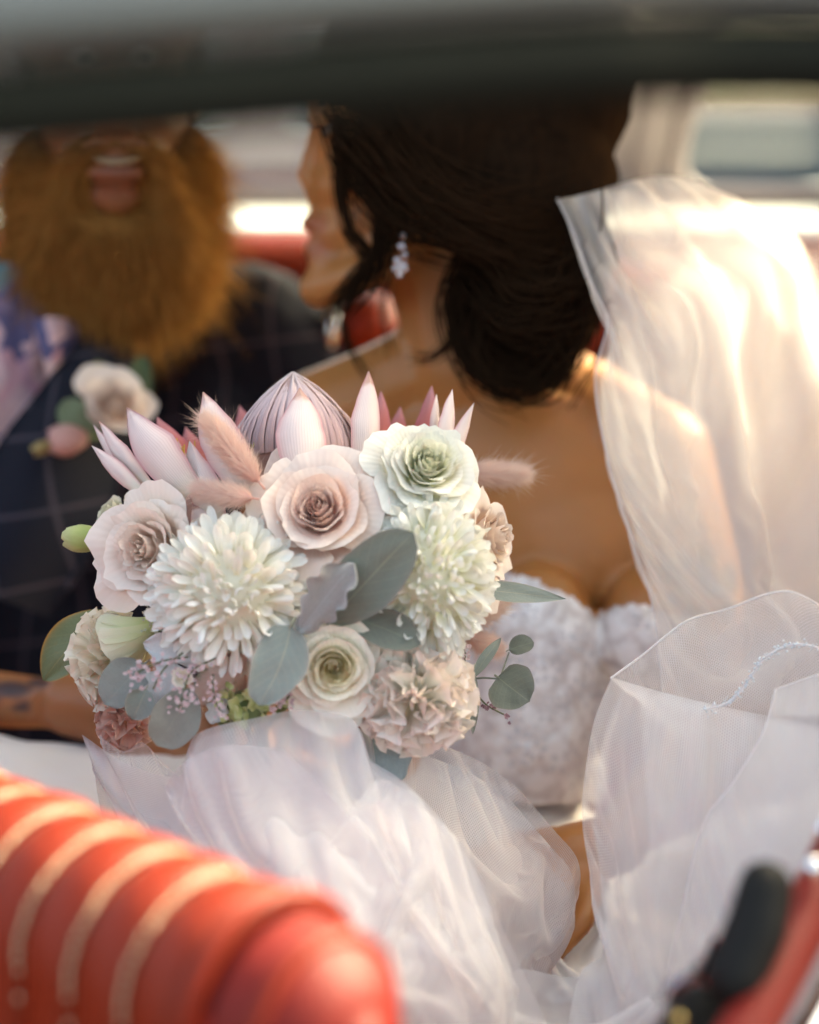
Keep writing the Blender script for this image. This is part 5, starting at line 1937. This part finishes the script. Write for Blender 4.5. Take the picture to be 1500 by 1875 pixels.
puffs = [
    [[(690, 1425, 1.075), (730, 1440, 1.06), (775, 1475, 1.055), (810, 1530, 1.07)], [(620, 1520, 1.045), (690, 1520, 1.025), (770, 1550, 1.025), (850, 1600, 1.05)], [(560, 1640, 1.02), (660, 1650, .995), (770, 1660, 1.0), (885, 1680, 1.04)], [(520, 1780, 1.0), (650, 1790, .975), (780, 1800, .985), (905, 1810, 1.03)], [(500, 1960, .985), (650, 1960, .96), (790, 1960, .97), (915, 1960, 1.02)]],
    [[(300, 1440, 1.095), (345, 1390, 1.085), (420, 1365, 1.075), (520, 1372, 1.075)], [(330, 1500, 1.07), (400, 1465, 1.05), (500, 1450, 1.045), (610, 1462, 1.05)], [(400, 1580, 1.045), (480, 1555, 1.02), (580, 1545, 1.015), (690, 1560, 1.03)], [(450, 1680, 1.02), (540, 1660, .995), (640, 1650, .99), (740, 1670, 1.01)], [(470, 1800, 1.0), (570, 1790, .98), (670, 1790, .975), (770, 1800, 1.0)]],
    [[(180, 1345, 1.165), (225, 1375, 1.15), (262, 1360, 1.15), (300, 1400, 1.14)], [(215, 1420, 1.13), (265, 1430, 1.115), (315, 1435, 1.11), (370, 1455, 1.11)], [(270, 1510, 1.09), (340, 1510, 1.075), (410, 1515, 1.07), (480, 1530, 1.075)], [(350, 1620, 1.06), (430, 1610, 1.04), (510, 1610, 1.035), (590, 1625, 1.045)], [(380, 1780, 1.03), (470, 1780, 1.01), (560, 1780, 1.0), (650, 1790, 1.02)]],
    [[(640, 1480, 1.06), (720, 1465, 1.045), (800, 1500, 1.05), (860, 1560, 1.07)], [(700, 1560, 1.035), (780, 1555, 1.02), (850, 1590, 1.03), (900, 1650, 1.06)], [(740, 1650, 1.015), (820, 1655, 1.0), (890, 1690, 1.01), (940, 1740, 1.05)], [(760, 1770, 1.0), (850, 1780, .985), (930, 1810, 1.0), (990, 1850, 1.04)], [(770, 1960, .985), (870, 1960, .97), (960, 1970, .985), (1040, 1980, 1.02)]],
]
for i, pr in enumerate(puffs):
    tulle('tulle_layer', pr, 60, 56, M_TULLE_S, dress, lambda n, m: pinmask(n, m, rows=(0, n - 1), cols=(0, m - 1)), (1.02, 1.07), 51 + i, .016, 11, bend=.22, ani=(2.0, 3.2))
# swirl of cloth in the hollow
sw_rows = [
    [(985, 1690, 1.24), (1030, 1660, 1.25), (1070, 1640, 1.26), (1110, 1650, 1.26)],
    [(990, 1720, 1.21), (1035, 1700, 1.21), (1075, 1690, 1.22), (1115, 1690, 1.23)],
    [(1000, 1750, 1.20), (1045, 1735, 1.19), (1080, 1725, 1.20), (1120, 1730, 1.22)],
    [(960, 1790, 1.20), (1040, 1775, 1.18), (1085, 1770, 1.19), (1130, 1780, 1.22)],
    [(940, 1830, 1.20), (1040, 1820, 1.18), (1095, 1815, 1.19), (1150, 1820, 1.22)],
]
tulle('satin_swirl', sw_rows, 50, 40, M_SATIN, dress, lambda n, m: pinmask(n, m, rows=(0, n - 1), cols=(0, m - 1)), (1.22, 1.10), 5, .012, 22, bend=.15)
# low tulle crossing between skirt and veil
low_rows = [
    [(840, 1765, 1.10), (960, 1775, 1.11), (1060, 1790, 1.11), (1160, 1770, 1.10)],
    [(860, 1800, 1.07), (960, 1815, 1.07), (1060, 1825, 1.07), (1180, 1810, 1.07)],
    [(850, 1840, 1.05), (960, 1860, 1.045), (1080, 1860, 1.045), (1200, 1850, 1.05)],
    [(840, 1960, 1.03), (960, 1960, 1.02), (1080, 1960, 1.02), (1220, 1960, 1.03)],
]
tulle('tulle_layer', low_rows, 40, 64, M_TULLE, dress, lambda n, m: pinmask(n, m, rows=(0, n - 1), cols=(0, m - 1)), (1.14, 1.05), 6, .008, 18)

# ============ VEIL
veil = thing('wedding_veil', 'long sheer tulle veil hanging from the dark hair over the bare shoulder', 'veil', W(1250, 1500, 1.3))
vr = [
    [(1020, 364, 1.335), (1060, 358, 1.335), (1105, 345, 1.345), (1150, 332, 1.36), (1200, 322, 1.38), (1260, 326, 1.40)],
    [(1052, 430, 1.325), (1110, 400, 1.325), (1180, 372, 1.34), (1260, 352, 1.37), (1340, 352, 1.40), (1410, 395, 1.45)],
    [(1084, 520, 1.315), (1150, 480, 1.315), (1230, 440, 1.33), (1310, 410, 1.36), (1400, 415, 1.40), (1470, 470, 1.46)],
    [(1112, 590, 1.315), (1170, 570, 1.31), (1260, 540, 1.32), (1350, 515, 1.35), (1440, 510, 1.39), (1540, 600, 1.46)],
    [(1090, 690, 1.315), (1160, 690, 1.30), (1260, 680, 1.31), (1360, 670, 1.34), (1470, 680, 1.38), (1600, 760, 1.45)],
    [(1108, 820, 1.30), (1185, 830, 1.29), (1285, 840, 1.30), (1390, 845, 1.33), (1510, 860, 1.37), (1650, 920, 1.44)],
    [(1150, 970, 1.29), (1230, 980, 1.28), (1325, 995, 1.29), (1430, 1010, 1.32), (1540, 1020, 1.36), (1690, 1060, 1.42)],
    [(1195, 1110, 1.28), (1275, 1120, 1.27), (1365, 1135, 1.28), (1460, 1150, 1.31), (1570, 1160, 1.35), (1720, 1180, 1.40)],
    [(1215, 1290, 1.26), (1290, 1300, 1.25), (1380, 1310, 1.26), (1480, 1310, 1.29), (1590, 1310, 1.33), (1740, 1320, 1.38)],
]
Pv, o = tulle('drape', vr, 100, 76, M_TULLE_V, veil, lambda n, m: pinmask(n, m, rows=(0, n - 1), cols=(0, m - 1)), (1.0, 1.09), 31, .02, 12, bend=.25, ani=(.7, 5.5))
hem('veil_edge', Pv[:, 0], .0005, M_HEM, veil)
vr2 = [[(x + 14, y + 6, d + .05) for x, y, d in r] for r in vr]
Pv2, o = tulle('drape', vr2, 84, 64, M_TULLE_V, veil, lambda n, m: pinmask(n, m, rows=(0, n - 1), cols=(0, m - 1)), (1.0, 1.12), 33, .022, 10, bend=.25, ani=(.8, 4.))
# gathered inner folds near the comb
fold_rows = [
    [(1022, 366, 1.345), (1040, 362, 1.35), (1070, 355, 1.355), (1110, 346, 1.36)],
    [(1075, 460, 1.335), (1140, 440, 1.335), (1230, 415, 1.34), (1330, 400, 1.36)],
    [(1118, 580, 1.33), (1220, 560, 1.325), (1340, 540, 1.33), (1480, 540, 1.37)],
    [(1110, 740, 1.33), (1240, 740, 1.32), (1390, 740, 1.33), (1580, 740, 1.38)],
    [(1150, 920, 1.32), (1280, 930, 1.31), (1430, 940, 1.32), (1640, 950, 1.38)],
    [(1200, 1120, 1.30), (1330, 1130, 1.29), (1480, 1140, 1.30), (1700, 1150, 1.36)],
    [(1220, 1300, 1.28), (1350, 1310, 1.27), (1500, 1310, 1.28), (1720, 1310, 1.34)],
]
tulle('drape', fold_rows, 70, 50, M_TULLE_V, veil, lambda n, m: pinmask(n, m, rows=(0, n - 1), cols=(0, m - 1)), (1.0, 1.13), 35, .014, 18, bend=.35, ani=(.6, 6.))
# comb
V, F = box_data(W(1030, 368, 1.345), CD(.8, .3, 0) * .008, CD(-.3, .8, .2) * .0025, CD(0, .2, 1) * .002, .0008)
wobj('comb', V, F, M_HAIR_B, veil)
# lap part of the veil
arch = [
    [(1118, 1242, 1.15), (1176, 1200, 1.17), (1256, 1138, 1.19), (1330, 1116, 1.21), (1412, 1086, 1.22), (1468, 1090, 1.22), (1560, 1150, 1.22)],
    [(1140, 1262, 1.145), (1210, 1240, 1.155), (1290, 1215, 1.17), (1370, 1195, 1.185), (1440, 1185, 1.19), (1500, 1190, 1.195), (1580, 1210, 1.20)],
    [(1170, 1290, 1.14), (1240, 1285, 1.145), (1310, 1290, 1.155), (1380, 1290, 1.165), (1450, 1285, 1.17), (1510, 1290, 1.175), (1590, 1300, 1.18)],
    [(1180, 1400, 1.13), (1250, 1400, 1.135), (1320, 1400, 1.14), (1390, 1400, 1.145), (1460, 1400, 1.15), (1520, 1400, 1.155), (1600, 1400, 1.16)],
    [(1190, 1560, 1.11), (1260, 1560, 1.115), (1330, 1560, 1.12), (1400, 1560, 1.12), (1470, 1560, 1.125), (1540, 1560, 1.13), (1610, 1560, 1.13)],
]
Pa, o = tulle('lap_fold', arch, 60, 64, M_TULLE_S, veil, lambda n, m: pinmask(n, m, rows=(0, n - 1), cols=(0, m - 1)), (1.0, 1.02), 41, .005, 10, bend=.5)
hem('veil_edge', Pa[0], .0007, M_HEM, veil)
fr_rows = [
    [(1120, 1240, 1.14), (1180, 1258, 1.135), (1250, 1277, 1.13), (1320, 1293, 1.13), (1400, 1310, 1.13), (1500, 1330, 1.14), (1600, 1350, 1.15)],
    [(1088, 1320, 1.135), (1160, 1330, 1.12), (1240, 1345, 1.11), (1320, 1355, 1.105), (1400, 1365, 1.11), (1500, 1380, 1.12), (1600, 1395, 1.13)],
    [(1072, 1410, 1.13), (1150, 1415, 1.11), (1230, 1420, 1.10), (1310, 1425, 1.09), (1390, 1430, 1.095), (1500, 1440, 1.11), (1600, 1450, 1.12)],
    [(1066, 1500, 1.125), (1140, 1510, 1.10), (1215, 1515, 1.085), (1290, 1515, 1.08), (1370, 1520, 1.08), (1480, 1520, 1.09), (1600, 1520, 1.10)],
    [(1082, 1610, 1.115), (1140, 1620, 1.09), (1205, 1620, 1.07), (1280, 1620, 1.065), (1360, 1620, 1.065), (1470, 1620, 1.075), (1600, 1620, 1.09)],
    [(1104, 1740, 1.10), (1150, 1740, 1.07), (1205, 1740, 1.055), (1270, 1740, 1.05), (1350, 1740, 1.05), (1460, 1740, 1.06), (1600, 1740, 1.07)],
    [(1060, 1790, 1.09), (1120, 1830, 1.06), (1190, 1850, 1.04), (1260, 1850, 1.035), (1340, 1850, 1.035), (1450, 1850, 1.04), (1600, 1850, 1.05)],
    [(1020, 1980, 1.06), (1100, 1980, 1.04), (1180, 1980, 1.02), (1260, 1980, 1.02), (1340, 1980, 1.02), (1450, 1980, 1.03), (1600, 1980, 1.04)],
]
Pl, o = tulle('lap_fold', fr_rows, 96, 80, M_TULLE, veil, lambda n, m: pinmask(n, m, rows=(0, n - 1), cols=(0, m - 1)), (1.01, 1.04), 43, .012, 12, bend=.3)
rows2 = [[(x + (22 if i < 5 else 8), y + 14, d + .03) for x, y, d in r] for i, r in enumerate(fr_rows)]
Pl2, o = tulle('lap_fold', rows2, 80, 66, M_TULLE, veil, lambda n, m: pinmask(n, m, rows=(0, n - 1), cols=(0, m - 1)), (1.01, 1.08), 45, .016, 9, bend=.25)
rt_rows = [
    [(1420, 1262, 1.10), (1450, 1252, 1.10), (1490, 1238, 1.10), (1540, 1225, 1.10), (1640, 1220, 1.11)],
    [(1398, 1340, 1.085), (1440, 1335, 1.08), (1490, 1330, 1.08), (1550, 1325, 1.08), (1640, 1320, 1.09)],
    [(1345, 1430, 1.075), (1410, 1430, 1.065), (1480, 1430, 1.06), (1550, 1425, 1.06), (1640, 1420, 1.07)],
    [(1288, 1510, 1.07), (1370, 1520, 1.055), (1460, 1520, 1.045), (1550, 1520, 1.045), (1640, 1520, 1.05)],
    [(1255, 1640, 1.06), (1350, 1640, 1.04), (1450, 1640, 1.03), (1550, 1640, 1.03), (1640, 1640, 1.035)],
    [(1225, 1780, 1.045), (1330, 1780, 1.025), (1440, 1780, 1.015), (1550, 1780, 1.015), (1640, 1780, 1.02)],
    [(1200, 1980, 1.02), (1310, 1980, 1.0), (1430, 1980, .99), (1540, 1980, .99), (1640, 1980, 1.0)],
]
Pr, o = tulle('lap_fold', rt_rows, 80, 60, M_TULLE, veil, lambda n, m: pinmask(n, m, rows=(0, n - 1), cols=(0, m - 1)), (1.0, 1.03), 47, .008, 9, bend=.4)
hem('veil_edge', Pr[:, 0], .0005, M_HEM, veil)
hem('veil_edge', Pr[0], .0005, M_HEM, veil)
# beaded trim
bp_ = catmull(px_path([(1290, 1300, 1.125), (1330, 1288, 1.12), (1352, 1270, 1.12), (1378, 1235, 1.12), (1400, 1205, 1.12), (1440, 1184, 1.12), (1480, 1182, 1.12), (1540, 1200, 1.12)]), 90)
rng = random.Random(2)
V, F = tube_data(bp_[::2], .0009, 6)
trim = wobj('beaded_trim', V, F, M_HEM, veil)
parts = []
for p in bp_:
    for q in range(2):
        r = rng.uniform(.0004, .0009)
        c = Vector(p) + Vector((rng.gauss(0, .0014), rng.gauss(0, .001), rng.gauss(0, .0014)))
        parts.append(([c + v * r for v in ico(1)[0]], ico(1)[1]))
V, F = join(parts)
wobj('beads', V, F, M_BEAD, trim, kind='stuff')

# ============ GROOM
groom = thing('person', 'man with long ginger beard in dark checked suit and floral shirt, smiling', 'person', W(120, 1500, 1.75))
GD = 1.60
gh = [E(205, 40, GD + .075, 165, 200, 190), E(207, 185, GD + .02, 138, 180, 130), E(210, 320, GD, 108, 105, 95)]
gh += C((207, 90, 1.525, 26), (209, 205, 1.50, 30)) + [E(209, 222, 1.505, 46, 20, 26)]
gh += [E(212, 316, 1.52, 56, 24, 26), E(212, 262, 1.52, 70, 22, 28), E(212, 358, 1.535, 48, 36, 30)]
gh += [E(60, 150, 1.68, 20, 60, 36), E(352, 150, 1.68, 20, 60, 36)]
gb = gh + C((195, 380, 1.66, 110), (150, 620, 1.71, 125)) + C((140, 640, 1.76, 110), (500, 640, 1.78, 90)) + C((140, 640, 1.76, 110), (-230, 690, 1.76, 95))
gb += [E(140, 950, 1.80, 300, 400, 150), E(140, 1350, 1.80, 280, 300, 160)]
gb += C((-230, 690, 1.76, 90), (-330, 1080, 1.62, 72), (-90, 1275, 1.44, 58), (150, 1292, 1.385, 44))
gb += C((520, 660, 1.78, 80), (620, 1040, 1.74, 66), (560, 1300, 1.62, 56), (640, 1420, 1.55, 40))
gb += C((100, 1550, 1.72, 200), (0, 1750, 1.40, 160), (-20, 2300, 1.4, 110)) + C((260, 1550, 1.72, 190), (260, 1800, 1.42, 150), (260, 2300, 1.42, 100))
gw = W(150, 1292, 1.385)
gb += hand_prims(gw, CD(.95, -.15, .15), CD(0, .55, .8), 1, 1.05, .35)
gb += hand_prims(W(640, 1420, 1.55), CD(.5, -.7, .2), CD(0, .3, .9), -1, 1.05, .4)
Vg, Fg, Ng = blob(gb, .0045, 5)
gx, gy, gd = pix_np(Vg)
lip = np.clip(1.5 - np.hypot((gx - 212) / 75, (gy - 330) / 50), 0, 1) * (gd < 1.56)
ink = np.zeros(len(Vg))
for (x, y, rx, ry) in ((20, 1262, 40, 16), (70, 1250, 22, 10), (-30, 1280, 30, 22), (40, 1295, 18, 10)):
    ink = np.maximum(ink, np.clip((1.2 - np.hypot((gx - x) / rx, (gy - y) / ry)) * 2, 0, 1) * (gd < 1.5))
wobj('body', Vg, Fg, M_SKIN_G, groom, attrs={'lip': lip, 'ink': ink})
V, F = tube_data(catmull(px_path([(178, 288, 1.512), (194, 294, 1.505), (214, 296, 1.502), (236, 293, 1.505), (252, 287, 1.512)]), 14), .0032, 8)
wobj('teeth', V, F, solid('teeth', (.30, .22, .13), rough=.2, nvar=.05), groom)
for x in (152, 262):
    V, F = prim_ell(W(x, 108, 1.553), (.0125, .0125, .0125))
    e_ = wobj('eye', V, F, M_EYE, groom)
    V, F = prim_ell(W(x + 3, 110, 1.5425), (.0055, .0055, .003))
    wobj('iris', V, F, solid('iris', (.05, .08, .09), rough=.1), e_)
# hair
Vq, Fq, Nq = blob([E(205, 5, GD + .085, 178, 190, 198), E(80, 120, GD + .09, 40, 110, 90), E(335, 120, GD + .09, 40, 110, 90)], .006, 4)
qx_, qy_, qd_ = pix_np(Vq)
k_ = ~((qy_ > 30) & (qd_ < GD + .03))
Vq, Fq, us = keep_faces(Vq, Fq, k_)
wobj('hair', Vq, Fq, M_HAIR_G, groom, attrs={'hv': [.5] * len(Vq)})
# beard: soft body plus thousands of fine strands
bd = [E(210, 500, 1.60, 168, 110, 90), E(70, 380, 1.635, 62, 160, 70), E(345, 375, 1.635, 62, 160, 70), E(120, 470, 1.60, 92, 110, 80), E(300, 465, 1.60, 92, 105, 80), E(212, 425, 1.555, 95, 50, 48),
      E(215, 535, 1.60, 130, 62, 80)]
bd += C((125, 330, 1.545, 30), (160, 262, 1.53, 26), (212, 254, 1.515, 24), (264, 262, 1.53, 26), (300, 330, 1.545, 30), (310, 430, 1.56, 50)) + C((125, 330, 1.545, 30), (110, 430, 1.56, 50))
Vr, Fr, Nr = blob(bd, .006, 5)
beard = wobj('beard', Vr, Fr, M_BEARD, groom, attrs={'hv': [.1] * len(Vr)}, label='long full ginger beard')
rng = random.Random(9)
rx, ry, rd = pix_np(Vr)
roots, dirs, lens = [], [], []
ids = [i for i in range(len(Vr)) if Nr[i] @ np.array(FWD) < .5]
for k in range(13000):
    i = rng.choice(ids)
    roots.append(Vr[i] - Nr[i] * .004)
    lat = (rx[i] - 210) / 210
    if ry[i] < 300 and abs(rx[i] - 212) < 95:
        dd = RGT * (1.3 * (1 if rx[i] > 212 else -1)) - UPV * .8 - FWD * .35
        l = rng.uniform(.012, .028)
    else:
        dd = RGT * lat * .30 - UPV * 1.0 + Vector(Nr[i]) * .42
        l = rng.uniform(.014, .036) * (1.5 if rng.random() < .08 else 1)
    roots_n = mnoise.noise(Vector(Vr[i]) * 22) * .5
    dd = dd + RGT * roots_n + Vector((rng.gauss(0, .2), rng.gauss(0, .2), rng.gauss(0, .2)))
    if rng.random() < .12:
        dd = dd + Vector(Nr[i]) * 1.2
        l *= 1.5
    dirs.append(dd)
    lens.append(l)
V, F, hv = hair_strip(roots, dirs, lens, .00055, .1, rng, curl=.05)
wobj('beard_strands', V, F, M_BEARD, beard, attrs={'hv': hv}, kind='stuff')
# jacket
jk = C((120, 640, 1.77, 130), (470, 600, 1.775, 122), (560, 680, 1.78, 112), (640, 1040, 1.74, 88), (575, 1290, 1.63, 74))
jk += C((120, 640, 1.77, 130), (-230, 690, 1.77, 118), (-345, 1090, 1.63, 92), (-130, 1272, 1.46, 74))
jk += [E(150, 930, 1.80, 330, 420, 170), E(380, 960, 1.78, 190, 380, 150), E(160, 1330, 1.78, 320, 300, 175)]
Vj, Fj, Nj = blob(jk, .006, 6)
for i in range(len(Vj)):
    p = Vector(Vj[i])
    Vj[i] += Nj[i] * (.006 * mnoise.noise(Vector((p.x * 12, p.y * 12, p.z * 6))) + .003 * mnoise.noise(p * 30))
jx, jy, jd = pix_np(Vj)
jacket = wobj('jacket', Vj, Fj, M_SUIT, groom, label='dark navy suit jacket with fine window check')
# shirt front, collar and lapels
shirt_rows = [
    [(-260, 470, 1.62), (-120, 470, 1.585), (0, 480, 1.575), (100, 500, 1.59), (150, 540, 1.62)],
    [(-260, 580, 1.60), (-130, 580, 1.57), (-20, 585, 1.56), (70, 595, 1.575), (140, 605, 1.60)],
    [(-260, 680, 1.58), (-140, 680, 1.56), (-50, 685, 1.55), (30, 690, 1.56), (85, 690, 1.59)],
    [(-260, 780, 1.57), (-150, 780, 1.55), (-80, 785, 1.545), (-30, 785, 1.55), (12, 780, 1.58)],
    [(-260, 900, 1.56), (-170, 900, 1.55), (-120, 900, 1.545), (-80, 900, 1.55), (-50, 890, 1.58)],
]
P = sheet_ctrl(shirt_rows, 40, 40)
P = relax(P, pinmask(40, 40, rows=(0, 39), cols=(0, 39), pts=[(20, 20)]), (1.03, 1.03), seed=71, amp=.005, freq=12)
shirt = cloth_obj('shirt', P, M_FLORAL, groom, 'pink floral shirt front')
col_rows = [
    [(60, 585, 1.545), (100, 580, 1.55), (142, 590, 1.58)],
    [(70, 630, 1.54), (105, 625, 1.545), (140, 620, 1.575)],
    [(88, 690, 1.545), (104, 672, 1.55), (128, 650, 1.575)],
]
cloth_obj('collar', sheet_ctrl(col_rows, 12, 12), M_FLORAL, shirt)
lap_rows = [
    [(140, 600, 1.585), (180, 590, 1.59), (230, 600, 1.61)],
    [(95, 690, 1.555), (170, 690, 1.555), (260, 720, 1.59)],
    [(20, 785, 1.54), (110, 800, 1.53), (230, 850, 1.575)],
    [(-50, 900, 1.53), (50, 930, 1.52), (180, 980, 1.56)],
    [(-120, 1060, 1.53), (-20, 1090, 1.52), (90, 1130, 1.56)],
]
Pq = sheet_ctrl(lap_rows, 30, 16)
cloth_obj('lapel', Pq, M_SUIT, jacket)
hem('lapel_edge', Pq[:, 0], .0022, M_SUIT, jacket)
hem('lapel_edge', Pq[:, -1], .0022, M_SUIT, jacket)

# ============ BOUTONNIERE
bout = thing('boutonniere', 'small rose and leaf buttonhole pinned on the dark checked jacket', 'boutonniere', W(205, 800, 1.51))
_keep = bouquet
bouquet = bout
rose('pale blush rose of the buttonhole', 212, 735, 1.50, 82, (.25, .45, .85), M_R_BLUSH, n=20, seed=91, curl=.35, ruff=.8, cup=1.4)
leaf('leaf', 'round green leaf of the buttonhole', (165, 800, 1.505), (118, 732, 1.49), 66, leaf_mat('leaf_sage', (.14, .19, .11), (.2, .24, .15)), (-.2, .2, .95), tipp=.42)
leaf('leaf', 'dark leaf behind the buttonhole rose', (190, 790, 1.525), (178, 660, 1.54), 60, L_GREEN, (-.3, .2, .9))
leaf('leaf', 'dark leaf on the far side of the buttonhole rose', (240, 780, 1.525), (262, 650, 1.54), 50, leaf_mat('leaf_deep', (.05, .08, .03), (.08, .1, .05)), (.3, .2, .9))
bud('pink bud of the buttonhole', (160, 802, 1.505), (88, 808, 1.495), 32, 5, n=6, mat=petal_mat('petal_pink_bud', [(0, (.60, .30, .24)), (1, (.72, .42, .38))], .2))
bud('small ochre bud at the tip of the buttonhole', (98, 812, 1.50), (60, 828, 1.50), 14, 6, n=5, mat=petal_mat('petal_ochre_bud', [(0, (.36, .26, .10)), (1, (.45, .34, .14))], .2))
bouquet = _keep
